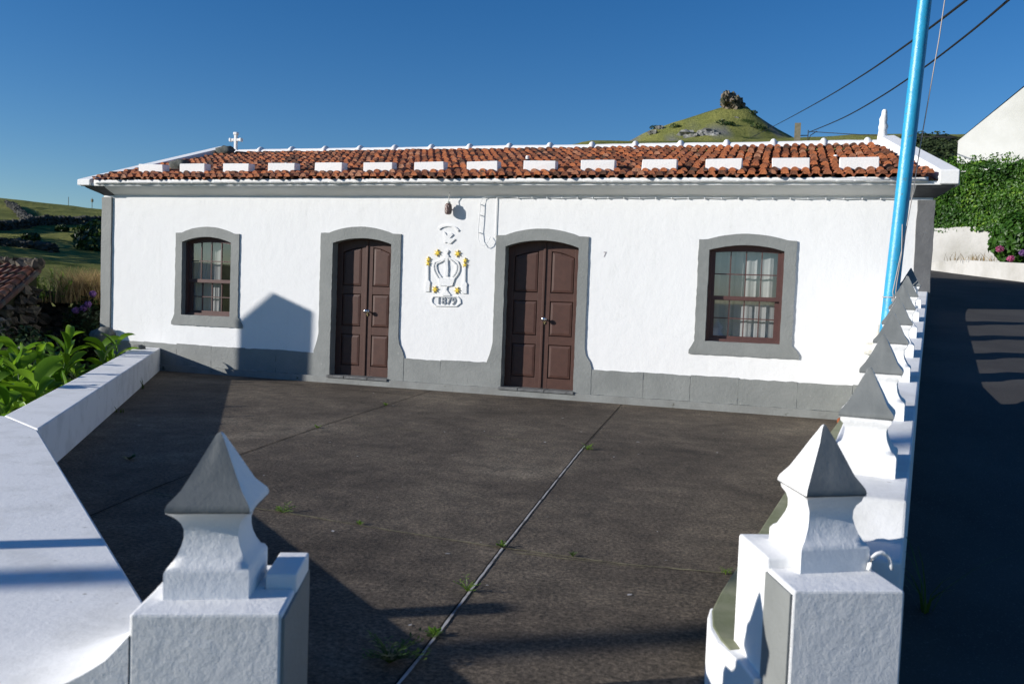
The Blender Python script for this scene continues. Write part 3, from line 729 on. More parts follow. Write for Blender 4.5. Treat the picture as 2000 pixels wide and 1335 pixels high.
# cross and finial on the ridge ends
mb = MB(); cx, cy, cz = -10.52, 3.3, 4.08
mb.box(cx-.028, cx+.028, cy-.03, cy+.03, cz, cz+.36); mb.box(cx-.042, cx+.042, cy-.042, cy+.042, cz+.325, cz+.375)
for s_ in (-1, 1):
    mb.box(min(cx+s_*.028, cx+s_*.15), max(cx+s_*.028, cx+s_*.12), cy-.028, cy+.028, cz+.20, cz+.25)
    mb.box(min(cx+s_*.10, cx+s_*.14), max(cx+s_*.10, cx+s_*.14), cy-.04, cy+.04, cz+.19, cz+.26)
mb.box(cx-.08, cx+.08, cy-.08, cy+.08, cz-.06, cz+.03)
mb.build('roof_cross', M['white_clean'], house, bevel=.01)
mb = MB(); fx, fy, fz = 1.42, 3.3, 4.12
mb.tube([(fx, fy, fz-.05), (fx, fy, fz+.06), (fx, fy, fz+.14), (fx+.005, fy, fz+.2), (fx, fy, fz+.26), (fx, fy, fz+.32), (fx+.01, fy, fz+.38), (fx+.01, fy, fz+.44), (fx+.01, fy, fz+.47)], [.085, .075, .062, .075, .055, .062, .045, .042, .025], 10)
ff = mb.build('roof_finial', M['white_clean'], house, smooth=True)

# relief emblem (affine map from a face-on sketch grid, unit = 1/1000 m handled by ex/ez)
def E(px, pz): return (-4.6195+.0079286*(px-875)+.0002646*(pz-520), 1.807+.00019206*(px-875)-.0073803*(pz-520))
def a_(u, v): return E(825+u/13.35, 430+v/13.35)
def b_(u, v): return E(825+u/13.35, 500+v/13.35)
emb = MB()
def ribbon(pts, wd, mb, y0=-.017, y1=.003):
    P = [Vector(p) for p in pts]; A = []; B = []
    for i, p in enumerate(P):
        d = (P[min(i+1, len(P)-1)]-P[max(i-1, 0)]).normalized(); nn = Vector((-d.y, d.x)); ww = (wd[i] if isinstance(wd, list) else wd)/2
        A.append(tuple(p+nn*ww)); B.append(tuple(p-nn*ww))
    for i in range(len(P)-1):
        q = [B[i], B[i+1], A[i+1], A[i]]
        mb.prism(q, y0, y1)
ribbon([a_(430, 225), a_(520, 165), a_(640, 140), a_(760, 150), a_(860, 195), a_(945, 280)], .028, emb)
emb.prism([a_(575, 300), a_(600, 320), a_(655, 420), a_(690, 340), a_(760, 335), a_(810, 375), a_(735, 455), a_(730, 470), a_(830, 480), a_(865, 500), a_(740, 610), a_(680, 600), a_(650, 570), a_(590, 590), a_(585, 460)][::-1], -.017, .003)
dv = emb.build('dove_relief', M['white_clean'], house); tag(dv, 'raised white dove under a small arc'); emb = MB()
emb_arc = [([a_(590, 985), a_(440, 1060), b_(325, 150), b_(292, 260), b_(300, 360), b_(345, 470), b_(410, 570)], .017),
           ([b_(400, 175), b_(362, 230), b_(370, 340), b_(415, 450), b_(490, 545)], .019),
           ([a_(700, 975), a_(850, 1040), b_(925, 150), b_(968, 260), b_(965, 370), b_(915, 480), b_(830, 590)], .019),
           ([b_(840, 190), b_(895, 240), b_(900, 330), b_(860, 440), b_(780, 545)], .019),
           ([a_(590, 1010), a_(480, 1085), b_(385, 185)], .018), ([a_(700, 1010), a_(800, 1080), b_(860, 200)], .018),
           ([b_(640, 60), b_(640, 200), b_(650, 320), b_(640, 420), b_(640, 520)], .042)]
for k_, (L_, w_) in enumerate(emb_arc): ribbon(L_, w_, emb, -.016-.0008*k_)
emb.prism([b_(430, 560), b_(470, 590), b_(550, 570), b_(610, 595), b_(680, 570), b_(730, 600), b_(800, 580), b_(850, 590), b_(790, 770), b_(660, 790), b_(450, 765)], -.018, .003)
emb.prism([b_(590, 770), b_(660, 780), b_(640, 880), b_(700, 960), b_(740, 1000), b_(730, 1030), b_(510, 1025), b_(520, 990), b_(590, 920)], -.018, .003)
emb.prism([a_(600, 990), a_(690, 1000), a_(700, 930), a_(660, 880), a_(680, 830), a_(700, 810), a_(670, 770), a_(610, 790), a_(610, 830), a_(640, 850), a_(600, 910)][::-1], -.02, .003)
for cx_ in (0, 1):
    if cx_ == 0: rod = [b_(115, 240), b_(165, 240), b_(165, 620), b_(210, 680), b_(200, 760), b_(190, 930), b_(75, 930), b_(90, 680), b_(120, 620)]
    else: rod = [b_(1080, 270), b_(1135, 270), b_(1130, 660), b_(1170, 720), b_(1160, 800), b_(1160, 970), b_(1040, 965), b_(1050, 730), b_(1085, 660)]
    emb.prism(rod, -.018, .003)
e_ob = emb.build('crown_relief', M['white_clean'], house); tag(e_ob, 'raised white crown, dove and two staffs in relief between the doors')
pl = MB(); ring_o = [b_(340, 1310), b_(900, 1310), b_(1010, 1220), b_(1000, 1120), b_(930, 1045), b_(280, 1045), b_(225, 1120), b_(240, 1230)]
ring_i = [b_(350, 1285), b_(890, 1285), b_(965, 1205), b_(955, 1130), b_(915, 1065), b_(295, 1065), b_(260, 1130), b_(265, 1215)]
ring(pl, ring_o, ring_i, -.016, .003, .003)
pl.build('date_plaque', M['white_clean'], house)
def star(c, r, n=6, rot=.3):
    return [(c[0]+(r if i % 2 == 0 else r*.30)*math.cos(rot+math.pi*i/n), c[1]+(r if i % 2 == 0 else r*.30)*math.sin(rot+math.pi*i/n)) for i in range(2*n)]
for c, r in ((a_(400, 850), .053), (a_(925, 870), .053), (b_(335, 870), .053), (b_(910, 890), .053)):
    s_ = MB(); s_.prism(star(c, r, 6, rnd.uniform(0, .5)), -.022, .002); s_.build('yellow_star', M['yellow'], house)
for P in ((a_(160, 1015), a_(150, 1125)), (a_(1120, 1045), a_(1110, 1165))):
    s_ = MB()
    for c in P: s_.prism(star(c, .040, 5, 1.57), -.023, .002)
    s_.build('yellow_flower', M['yellow'], house)
def text_part(txt, x, z, h, m, name, dpt, parent, wide=1.0, bold=0):
    cu = bpy.data.curves.new(name, 'FONT'); cu.body = txt; cu.size = h*1.4; cu.extrude = dpt; cu.align_x = 'CENTER'; cu.space_character = 1.08; cu.offset = bold
    tmp = bpy.data.objects.new(name+'_t', cu); COL.objects.link(tmp)
    bpy.context.view_layer.update()
    me = bpy.data.meshes.new_from_object(tmp.evaluated_get(bpy.context.evaluated_depsgraph_get()))
    bpy.data.objects.remove(tmp); me.name = name
    me.transform(Matrix.Diagonal((wide, 1, 1, 1))); me.transform(Matrix.Rotation(R_(90), 4, 'X')); me.transform(Matrix.Translation((x, 0, z)))
    me.materials.clear(); me.materials.append(m)
    me.attributes.new('tint', 'FLOAT', 'POINT')
    o = bpy.data.objects.new(name, me); COL.objects.link(o); o.parent = parent; o.matrix_parent_inverse = Matrix.Translation(-parent.location); return o
c = b_(625, 1265)
text_part('1879', c[0], c[1]+.002, .108, mat('digit_shade_grey', (.36, .38, .40), .7, .2), 'date_digits', .014, house, .95, .0015)  # grey puts the raised digits' own shadow into their colour
c = E(1165, 502)
text_part('7', c[0], c[1], .072, M['seven'], 'house_number', .004, house, .9)
# wall conduits
mb = MB(); y = -.012
mb.tube([(-3.905, y, 2.23), (-3.905, y, 2.78), (-3.90, y, 2.80)], .006, 6)
mb.tube([(-3.905, y, 2.80)]+[(-3.905+(1.45+3.905)*i/30, y-.008, 2.80+.006*math.sin(i*2.1)) for i in range(31)], .007, 6)
mb.tube([(-3.905, y, 2.80), (-4.06, y-.01, 2.80), (-4.115, y-.02, 2.785), (-4.14, y-.025, 2.72), (-4.15, y-.03, 2.5), (-4.16, y-.03, 2.33), (-4.15, y-.035, 2.2), (-4.11, y-.045, 2.125), (-4.07, y-.045, 2.11), (-4.02, y-.045, 2.14), (-3.985, y-.04, 2.20), (-3.98, y-.01, 2.24)], .0048, 6)
for i in range(24):
    x = -3.6+i*.215; mb.box(x-.006, x+.006, -.032, .0, 2.785, 2.818)
for z in (2.70, 2.55, 2.30): mb.box(-4.165, -4.145, -.04, 0, z-.003, z+.003)
mb.build('wall_conduit', M['white_clean'], house)

# lantern
lan = thing('wall_lantern', (-4.60, -.085, 2.53), 'small brown glass lantern hanging under the eave above the relief', 'lantern')
mb = MB(); c = (-4.61, -.085)
mb.tube([(c[0], c[1], 2.545), (c[0], c[1], 2.56), (c[0], c[1], 2.585), (c[0], c[1], 2.665), (c[0], c[1], 2.69), (c[0], c[1], 2.705)], [.03, .046, .052, .052, .044, .028], 10)
mb.build('lantern_glass', M['dark_glass'], lan, smooth=False)
mb = MB(); mb.tube([(c[0], c[1], 2.70), (c[0], c[1], 2.725)], .03, 10); 
mb.tube([(c[0], c[1], 2.63), (c[0], 0, 2.63)], .010, 6)
mb.build('lantern_bracket', M['pipe'], lan)
mb = MB(); mb.tube([(c[0], c[1], 2.725), (c[0]+.003, c[1]+.01, 2.78), (c[0]+.02, c[1]-.01, 2.86)], .006, 6); mb.build('lantern_cord', M['pipe'], lan)

# roof blocks
ORD = ['leftmost', 'second', 'third', 'fourth', 'fifth', 'sixth', 'seventh', 'eighth', 'ninth', 'tenth', 'eleventh', 'twelfth', 'thirteenth', 'rightmost']
EXTRA = ['beside the left coping', 'left of the two rocks on the lower tiles', 'above the left window', 'right of the left window', 'left of the left door', 'above the left door', 'left of the lantern', 'right of the lantern', 'above the right door', 'right of the right door', 'left of the right window', 'above the right window', 'left of the blue pole', 'nearest the blue pole']
EXTRA[1] = 'just left of the left window'
for i, x in enumerate((-9.82, -9.03, -8.23, -7.416, -6.606, -5.79, -4.973, -4.156, -3.308, -2.475, -1.64, -.793, .048, .868)):
    x = x-.008; hw = .232; z = zroof(.03)+.085
    b = MB(); j_ = lambda: rnd.uniform(-.006, .006)
    b.hexa([(-hw+j_(), 0+j_(), 0), (hw+j_(), 0+j_(), 0), (hw+j_(), .17, .045), (-hw+j_(), .17, .045), (-hw+j_(), 0, .155+j_()), (hw+j_(), 0, .155+j_()), (hw, .17, .165), (-hw, .17, .165)])
    o = b.build('roof_block', M['white_clean'], bevel=.008); o.location = (x, .03+rnd.uniform(-.01, .01), z-.012); o.rotation_euler = (0, rnd.uniform(-.012, .012), rnd.uniform(-.02, .02))
    pos = ORD[i]+(' of the fourteen white blocks lying on the tiled roof' if i in (0, 13) else ' white block from the left lying on the tiled roof')
    tag(o, pos+', '+EXTRA[i] if len((pos+' '+EXTRA[i]).split()) <= 16 else pos, 'roof block', 'white blocks weighing down the roof tiles')
for (x, y, r, lab) in ((-9.72, .62, .13, 'dark rounded stone on the tiles beside the leftmost white block'), (-10.42, 2.85, .14, 'dark mossy stone near the top of the left coping below the cross')):
    b = MB(); b.sphere((0, 0, 0), r, n=8, sc=(1.5, .9, .72), jit=.5); o = b.build('roof_stone', M['rock'], smooth=True); o.location = (x, y, zroof(y)+.14); tag(o, lab, 'stone', 'stones on the roof')

# ================================================================== FLAGPOLE, METER, CABLES
fp = thing('flagpole', (1.02, -2.0, 0), 'leaning bright blue painted steel flagpole rising beside the right-hand boundary wall', 'flagpole')
b0 = Vector((1.02, -2.0, 0)); top = Vector((1.335, -1.88, 6.2))
mb = MB(); P = [b0.lerp(top, t) for t in (0, .1, .2, .3, .45, .6, .8, 1)]
mb.tube(P, [.076, .076, .075, .074, .073, .071, .068, .065], 20)
pb = mb.build('pole_shaft', M['blue'], fp, smooth=True)
def onp(z): t = z/6.2; return b0.lerp(top, t)
mb = MB()
q = onp(1.55); mb.tube([q+Vector((.05, -.075, 0)), q+Vector((0, -.085, 0)), q+Vector((-.07, -.05, 0)), q+Vector((-.085, 0, 0)), q+Vector((-.06, .06, 0)), q+Vector((.06, .06, 0)), q+Vector((.085, 0, 0)), q+Vector((.05, -.075, 0))], .006, 6)
p0 = onp(1.5)+Vector((.03, -.09, 0)); ropep = [p0, onp(1.6)+Vector((.0, -.10, 0)), onp(1.9)+Vector((.03, -.085, 0)), onp(2.2)+Vector((.06, -.065, 0)), onp(2.6)+Vector((.09, -.03, 0)), onp(3.2)+Vector((.12, .0, 0)), onp(4.2)+Vector((.18, .02, 0)), onp(5.2)+Vector((.21, .02, 0)), onp(6.2)+Vector((.12, 0, 0))]
mb.tube(ropep, .006, 6); mb.tube([p0, onp(1.7)+Vector((.03, -.09, 0)), onp(2.0)+Vector((.045, -.08, 0)), onp(2.3)+Vector((.02, -.09, 0))], .0055, 6)
mb.build('halyard_rope', M['rope'], fp, smooth=True)
mb = MB(); q = onp(1.52); mb.box(q.x+.0, q.x+.07, q.y-.115, q.y-.075, q.z-.015, q.z+.02); mb.tube([(q.x+.035, q.y-.1, q.z-.07), (q.x+.035, q.y-.11, q.z+.06)], .008, 6)
mb.build('rope_cleat', M['rope'], fp)
mt = thing('meter_box', (1.12, -.05, .92), 'small weathered cream box low on the white wall behind the flagpole', 'electric box')
mb = MB(); mb.box(1.03, 1.27, -.12, -.002, .86, 1.0); mb.box(1.05, 1.25, -.126, -.12, .88, .98); mb.build('box_body', M['box'], mt, bevel=.006)
mb = MB(); mb.tube([(1.185, -.05, 1.0), (1.185, -.05, 1.23)], .028, 10); mb.tube([(1.185, -.05, 1.06), (1.185, -.05, 1.09)], .034, 10); mb.build('box_pipe', M['pipe'], mt, smooth=False)
def cable(name, pts, r, label):
    # pts with sag, catmull-ish interpolation
    out = []
    P = [Vector(p) for p in pts]
    for i in range(len(P)-1):
        p0 = P[max(i-1, 0)]; p1 = P[i]; p2 = P[i+1]; p3 = P[min(i+2, len(P)-1)]
        for k in range(8):
            t = k/8; out.append(.5*((2*p1)+(-p0+p2)*t+(2*p0-5*p1+4*p2-p3)*t*t+(-p0+3*p1-3*p2+p3)*t**3))
    out.append(P[-1]); mb = MB(); mb.tube(out, r, 6); o = mb.build(name, M['black'], smooth=True); return tag(o, label, 'cable', 'overhead cables')
cable('power_cable', [at(*q) for q in ((1960, -60, 9.5), (1888, 0, 12), (1780, 81, 16), (1680, 150, 24), (1590, 204, 36), (1508, 248, 60), (1440, 282, 90))], .019, 'upper black cable sloping down to vanish in front of the far peak')
cable('power_cable', [at(*q) for q in ((2040, -60, 7.5), (1970, 0, 9), (1885, 71, 11.5), (1795, 139, 14.5), (1715, 192, 18), (1645, 231, 23))]+[Vector((.66, 20.15, 7.42))], .014, 'lower sagging black cable running to the concrete pole behind the roof')
cable('power_cable', [(.66, 20.15, 7.44), (2.6, 18.8, 7.03), (4.82, 17.15, 6.62)], .013, 'thin black cable between the concrete pole and the neighbouring white house')
up_ = thing('utility_pole', (.30, 20.1, 2.5), 'square concrete utility pole just showing above the roof ridge', 'utility pole')
mb = MB(); mb.hexa([(.15, 20.0, 1.5), (.42, 20.0, 1.5), (.42, 20.25, 1.5), (.15, 20.25, 1.5), (.17, 20.02, 7.72), (.37, 20.02, 7.72), (.37, 20.2, 7.72), (.17, 20.2, 7.72)]); mb.build('pole_shaft', M['conc_pole'], up_)
mb = MB(); mb.tube([(.62, 20.1, 6.9), (.62, 20.1, 7.48)], .018, 6); mb.tube([(.37, 20.1, 7.3), (.62, 20.1, 7.3)], .016, 6); mb.tube([(.62, 20.1, 7.0), (.70, 20.1, 7.30), (.9, 20.0, 7.42)], .014, 6); mb.build('cable_bracket', M['black'], up_)

# ================================================================== BOUNDARY WALLS
def finial(parent, C, U, V, zb, hb, zn, zp, za, capscale=1.0, white_left=True, rough='white_rough'):
    """C centre xy; U,V half-vectors (right, away); zb base, hb block height, zn neck top=pyramid base, za apex"""
    C = Vector(C); U = Vector(U); V = Vector(V)
    def quad(s, z, r=0): return [(*(C-U*s-V*s), z), (*(C+U*s-V*s), z), (*(C+U*s+V*s), z), (*(C-U*s+V*s), z)]
    mb = MB(); zt = zb+hb; H_ = zn-zt
    lv = [(1.0, zb), (1.0, zt-.006), (.985, zt), (.93, zt+.01*H_/.15), (.86, zt+.10*H_), (.76, zt+.24*H_), (.69, zt+.38*H_), (.65, zt+.52*H_), (.65, zt+.66*H_), (.70, zt+.78*H_), (.80, zt+.89*H_), (.92*capscale, zt+.97*H_), (.985*capscale, zn)]
    rows = []; nseg = 6
    for s_, z in lv:
        q = quad(s_, z); row = []
        for k in range(4):
            p = Vector(q[k]); r_ = Vector(q[(k+1) % 4])
            for j in range(nseg): row.append(p.lerp(r_, j/nseg))
        rows.append(row)
    vs = []
    for ri, row in enumerate(rows):
        for p in row:
            a = .0022 if 1 < ri < 12 else .001
            vs.append((p.x+a*noise.noise(p*40), p.y+a*noise.noise(p*40+Vector((5, 0, 0))), p.z+a*noise.noise(p*30+Vector((0, 5, 0)))))
    w_ = nseg*4
    fs = [(i*w_+k, i*w_+(k+1) % w_, (i+1)*w_+(k+1) % w_, (i+1)*w_+k) for i in range(len(lv)-1) for k in range(w_)]
    mb.add(vs, fs)
    body = mb.build('finial_pedestal', M[rough], parent, auto=50); 
    # pyramid cap: front/back faces grey, side faces white
    mb = MB(); lev = [(0, 0), (.012, 1.0), (.5, .52), (.9, .115), (.97, .05), (1, 0)]
    hh = za-zn; lv2 = [(.95*capscale, zn), (.985*capscale, zn+.003), (.99*capscale, zn+.010), (.955*capscale, zn+.022), (.72*capscale, zn+.27*hh), (.50*capscale, zn+.51*hh), (.29*capscale, zn+.74*hh), (.13*capscale, zn+.905*hh), (.085*capscale, zn+.955*hh), (.045*capscale, zn+.987*hh)]
    vs = []; ns = 8
    for s_, z in lv2:
        q = quad(s_, z)
        for k in range(4):
            p = Vector(q[k]); r_ = Vector(q[(k+1) % 4])
            for j in range(ns):
                pp = p.lerp(r_, j/ns); a = .0032; vs.append((pp.x+a*noise.noise(pp*28), pp.y+a*noise.noise(pp*35+Vector((5, 0, 0))), pp.z))
    w2 = ns*4
    for i in range(len(lv2)-1):
        for k in range(4):
            mi = 0 if k in (0, 2) else 1
            for j in range(ns):
                a = k*ns+j; b_2 = (a+1) % w2
                mb.add([], [], 0)
                mb.f.append((i*w2+a, i*w2+b_2, (i+1)*w2+b_2, (i+1)*w2+a)); mb.m.append(mi)
    mb.v += vs; mb.t += [.5]*len(vs)
    mb.v.append((C.x, C.y, za)); mb.t.append(.5); ti = len(mb.v)-1
    L0 = (len(lv2)-1)*w2
    for k in range(w2):
        mb.f.append((L0+k, L0+(k+1) % w2, ti)); mb.m.append(1 if (k//ns) in (1, 3) else 0)
    mb.f.append(tuple(range(w2))); mb.m.append(1)
    mb.build('finial_cap', [M['grey_cap'], M['white_clean']], parent, auto=38)

def sub(name, parent, loc):
    o = bpy.data.objects.new(name, None); COL.objects.link(o); o.location = loc; o.parent = parent; o.matrix_parent_inverse = Matrix.Translation(-parent.location)
    return o
class Sub:
    """finial as part of its wall: pedestal and cap become sub-parts"""
def finial_part(parent, C, *a, **k):
    s_ = sub('finial', parent, (C[0], C[1], a[2]))
    s_.location = (C[0], C[1], a[2])
    finial(s_, C, *a, **k)
    return s_

# ---- left: low wall, slab and gate pier
lw = thing('low_wall', (-5, -7, 0), 'low wide-topped white wall along the left side of the terrace', 'wall')
ZS = .36
mb = MB()
mb.extrude_z([(-9.56, .0), (-10.03, .0), (-5.63, -6.60), (-4.93, -6.97)], -1.0, lambda x, y: ZS)
mb.build('wall_run', M['white_top'], lw, bevel=.012)
FV = Vector((.920, .391)); SV = Vector((-.358, .934))   # gate pier axes
PL = Vector((-1.507, -10.04))                          # front-left arris of the left pier
mb = MB()
sl = [(-4.93, -6.97), (-5.63, -6.60), (-7.6, -8.4), (-6.6, -12.2)]
frontL = PL+FV*(-.62)
sl += [(frontL.x, frontL.y), (frontL.x+SV.x*.05, frontL.y+SV.y*.05)]
bl = PL+SV*.56
mb.extrude_z([(-4.93, -6.972), (-5.63, -6.602), (-7.6, -8.4), (-6.6, -12.2), (frontL.x+SV.x*.012, frontL.y+SV.y*.012), (PL.x+SV.x*.012, PL.y+SV.y*.012), (PL.x+SV.x*.6-.02, PL.y+SV.y*.6), (bl.x-.18, bl.y+.02)], -1.0, lambda x, y: ZS-.003)
mb.build('wall_slab', M['white_top'], lw, bevel=.01)
# swept fillet between slab and pier
mb = MB(); vs = []; ni, nj = 22, 14
for i in range(ni+1):
    s_ = .62*i/ni; hgt = ZS-.002+(.150*math.exp(-(s_/.17)**1.25)+(.03*math.exp(-(s_/.03)**2)))*(1-(s_/.62)**2)
    fd = 0
    for j in range(nj+1):
        p = PL-FV*(s_)+SV*(.60*j/nj); fade = 1 if j < nj*.35 else max(0, 1-(j-nj*.35)/(nj*.65))
        vs.append((p.x, p.y, ZS-.004+(hgt-ZS+.004)*fade*fade*(3-2*fade)-.0002+(.0018 if hgt > ZS else 0)*fade))
mb.add(vs, [(i*(nj+1)+j, (i+1)*(nj+1)+j, (i+1)*(nj+1)+j+1, i*(nj+1)+j+1) for i in range(ni) for j in range(nj)])
fr = [vs[i*(nj+1)] for i in range(ni+1)]
mb.build('wall_fillet', M['white_top'], lw, smooth=True)
mb = MB(); mb.add(fr+[(p[0], p[1], -.6) for p in fr], [(i, i+1, ni+1+i+1, ni+1+i) for i in range(ni)])
mb.build('wall_front', M['white_rough'], lw)
def pier(name, P, fv, sv, wd, dp1, dp2, z1, z2, flip, label, a0=0):
    """P front outer/left corner. front block depth dp1 top z1, rear block to dp2 top z2"""
    t = thing(name, (P.x, P.y, 0), label, 'gate pier', 'gate piers')
    q = lambda a, b: tuple(P+fv*a+sv*b)
    mb = MB(); mb.extrude_z([q(0, 0), q(wd, 0), q(wd, dp1), q(0, dp1)], -.5, z1)
    mb.build('pier_front', M['white_rough'], t, bevel=.008)
    mb = MB(); mb.extrude_z([q(0, dp1+.001), q(wd+.003, dp1+.001), q(wd+.003, dp2), q(a0, dp2), q(a0, dp1+.001)][1:] + [] if not flip else [q(-.003, dp1+.001), q(wd, dp1+.001), q(wd, dp2), q(-.003, dp2)], -.5, z2)
    mb.build('pier_rear', M['white_clean'], t, bevel=.008)
    mb = MB()
    x_ = wd if not flip else 0; s_ = 1 if not flip else -1
    dj = dp1-.001 if flip else dp2-.006; mb.extrude_z([q(x_, .004), q(x_+s_*.007, .004), q(x_+s_*.007, dj), q(x_, dj)], -.4, z1-.012)
    mb.build('grey_jamb', M['grey'], t)
    return t, q
tL, qL = pier('gate_pier', PL, FV, SV, .372, .19, .40, .595, .635, False, 'left white gate pier with a grey and white pyramid finial on top', a0=.29)
mb = MB(); q_ = lambda a, b: tuple(PL+FV*a+SV*b)
mb.extrude_z([q_(.001, .191), q_(.289, .191), q_(.289, .40), q_(.13, .401), q_(.13, .70), q_(.001, .70)], -.5, .5952); mb.build('pier_back', M['white_clean'], tL, bevel=.006)
finial_part(tL, (-1.44, -9.775), Vector((.900, .436))*.108, SV*.115, .595, .075, .822, 0, 1.02)
PR = Vector((.079, -9.171)); FR = Vector((.920, .391)).normalized(); SR = Vector((-.345, .939))
tR, qR = pier('gate_pier', PR, FR, SR, .345, .215, .50, .595, .625, True, 'right white gate pier at the near end of the finial-topped wall')
finial_part(tR, (.158, -8.80), Vector((.855, .518))*.122, SR*.14, .595, .075, .83, 0, 1.04, capscale=.90)
mb = MB(); hx = PR+SR*.2-FR*.02; 
ang = [math.pi*i/8 for i in range(9)]
cc = Vector((.345, -8.86, .60)); mb.tube([cc+Vector((.045*math.cos(a)*.8, .02*math.cos(a), .055*math.sin(a))) for a in ang], .007, 8)
mb.build('iron_loop', M['white_clean'], tR, smooth=True)

# ---- right: rising wall with seven finials
rw = thing('finial_wall', (.8, -5, 0), 'rising white boundary wall topped with seven grey pyramid finials', 'wall')
TW = .32
mb = MB(); ys = [-8.72]+[-8.5+i*.5 for i in range(18)]; ys = [y for y in ys if y < 0]+[0.0]
vs = []
for y in ys:
    xo = xw(y); xi = xo-TW
    zt = zw(xo, y) if y > -8.35 else .60
    vs += [(xi, y, -.5), (xo, y, -.5), (xo, y, zt), (xi, y, zt)]
# step face near the pier
vs2 = []
ys2 = [(-8.74, .60), (-8.52, .605), (-8.43, None)]+[(-8.2+i*.4, None) for i in range(21)]+[(0.0, None)]
for y, z in ys2:
    if y > 0: continue
    xo = xw(y); xi = xo-TW; zt = z if z else zw(xo, y); vs2 += [(xi, y, -.5), (xo, y, -.5), (xo, y, zt), (xi, y, zt)]
k = len(vs2)//4
mb.add(vs2, [(i*4+a, i*4+(a+1) % 4, (i+1)*4+(a+1) % 4, (i+1)*4+a) for i in range(k-1) for a in range(4)]+[(0, 1, 2, 3), tuple((k-1)*4+a for a in range(4))])
mb.build('wall_body', M['white_top'], rw, bevel=.01)
RU = Vector((.989, -.148)); RV = Vector((.148, .989))
for D in (3.49, 4.4, 5.35, 6.2, 7.1, 8.1, 9.15):
    # centre line point at that depth
    y = -8
    for _ in range(20): y += (D-depth(xw(y)-.165, y))
    xc = xw(y)-.17; zb = zw(xw(y), y-.12)-.012
    finial_part(rw, (xc, y), RU*.118, RV*.118, zb, .095, zb+.235, 0, zb+.43, capscale=.86, rough='white_clean')
# inner ledge with mossy top and a curled white end
led = MB(); ZL = .25
edge = [(.90, -.06), (.69, -1.886), (.39, -4.0), (.08, -6.17), (-.03, -7.05), (-.123, -7.82), (-.17, -8.2), (-.19, -8.434), (-.175, -8.60), (-.14, -8.72), (-.104, -8.80)]
inner = [(.18, -8.6), (xw(-7.5)-TW+.02, -7.5), (xw(-5)-TW+.02, -5), (xw(-2)-TW+.02, -2), (xw(-.06)-TW+.02, -.06)]
poly = edge+inner
led.extrude_z(poly, -.3, ZL); led.build('ledge_top', M['moss'], rw, bevel=.006)
mb = MB(); C_ = [(-.198, -8.40), (-.20, -8.5), (-.188, -8.62), (-.155, -8.74), (-.11, -8.82), (-.06, -8.9), (-.02, -9.0)]
mb.extrude_z(C_+[(.2, -8.9), (.1, -8.45)], -.3, ZL-.004); mb.build('ledge_end', M['white_clean'], rw, bevel=.008)

# ================================================================== NEIGHBOUR STRUCTURES
# gabled chimney added unseen at left, shaped so its shadow falls between window and left door
tw = thing('gabled_blocker', (-14.75, -4.2, -.8), 'tall narrow whitewashed gabled chimney added out of view at the left for its shadow', 'blocker')
mb = MB(); dx, dz = -LX*4, -LZ*4
prof2 = [(-7.93+dx, -1.0), (-6.80+dx, -1.0), (-6.78+dx, 1.06+dz), (-7.34+dx, 1.27+dz), (-7.93+dx, .81+dz)]
mb.prism(prof2, -4.0, -3.9); mb.prism([(prof2[0][0]+.0, -1.0), (prof2[1][0]-.18, -1.0), (prof2[2][0]-.18, prof2[2][1]-.06), (prof2[3][0]-.1, prof2[3][1]-.08), (prof2[4][0], prof2[4][1]-.06)], -4.1, -4.0)
mb.build('blocker_body', M['house2'], tw)
# posts added out of the frame to the left so their shadows band the slab and the terrace
ps = thing('shadow_post', (-5.2, -10.5, .3), 'short plain white steel post added unseen on the wide wall top for its shadow', 'post')
mb = MB(); mb.tube([(-5.2, -10.5, .3), (-5.2, -10.5, 1.44)], .06, 12); mb.tube([(-5.2, -10.5, 1.42), (-5.2, -10.5, 1.48)], .075, 12); mb.build('post_shaft', M['house2'], ps, smooth=False)
q0 = Vector((-.66, -8.29, 0))-Vector((LX, LY, LZ))*9.5
sp = thing('shadow_pole', (q0.x, q0.y, -1.2), 'tall tapered concrete pole added out of view left of the gate for its shadow', 'pole')
mb = MB(); mb.tube([(q0.x, q0.y, -1.2), (q0.x, q0.y, 9.0)], [.15, .09], 12); mb.build('pole_shaft', M['conc_pole'], sp, smooth=True)
mb = MB(); mb.box(q0.x-.5, q0.x+.5, q0.y-.04, q0.y+.04, 8.6, 8.7); mb.build('cross_arm', M['conc_pole'], sp)

# right-hand lane side
rwall = thing('retaining_wall', (3.3, 7, 2.2), 'stained white retaining wall below the hedge across the lane', 'wall')
A1 = at(1817, 446, 22.2); A2 = at(1963, 438, 20.9); A3 = at(2260, 425, 18.5); A0 = A1+(A1-A2)*.5
mb = MB()
def wall_seg(mb, a, b, th, z0, z1a, z1b):
    a = a.xy; b = b.xy; d = (b-a).normalized(); n_ = Vector((-d.y, d.x))*-th if False else Vector((d.y, -d.x))*-th
    mb.hexa([(a.x, a.y, z0), (b.x, b.y, z0), (b.x+n_.x, b.y+n_.y, z0), (a.x+n_.x, a.y+n_.y, z0), (a.x, a.y, z1a), (b.x, b.y, z1b), (b.x+n_.x, b.y+n_.y, z1b), (a.x+n_.x, a.y+n_.y, z1a)])
wall_seg(mb, A1, A2, .25, 1.2, A1.z, A2.z); wall_seg(mb, A2, A3, .25, 1.2, A2.z, A3.z); wall_seg(mb, A0, A1, .25, 1.2, A1.z, A1.z)
mb.build('wall_body', M['retain'], rwall, bevel=.02)
pw = thing('planter_wall', (3.4, 5.2, 2), 'low stained white kerb wall of the planting bed beside the lane', 'wall')
B1 = at(1817, 517, 22.1); B2 = at(1870, 531, 20.6); B3 = at(2000, 552, 17.9); B4 = at(2150, 577, 15.6)
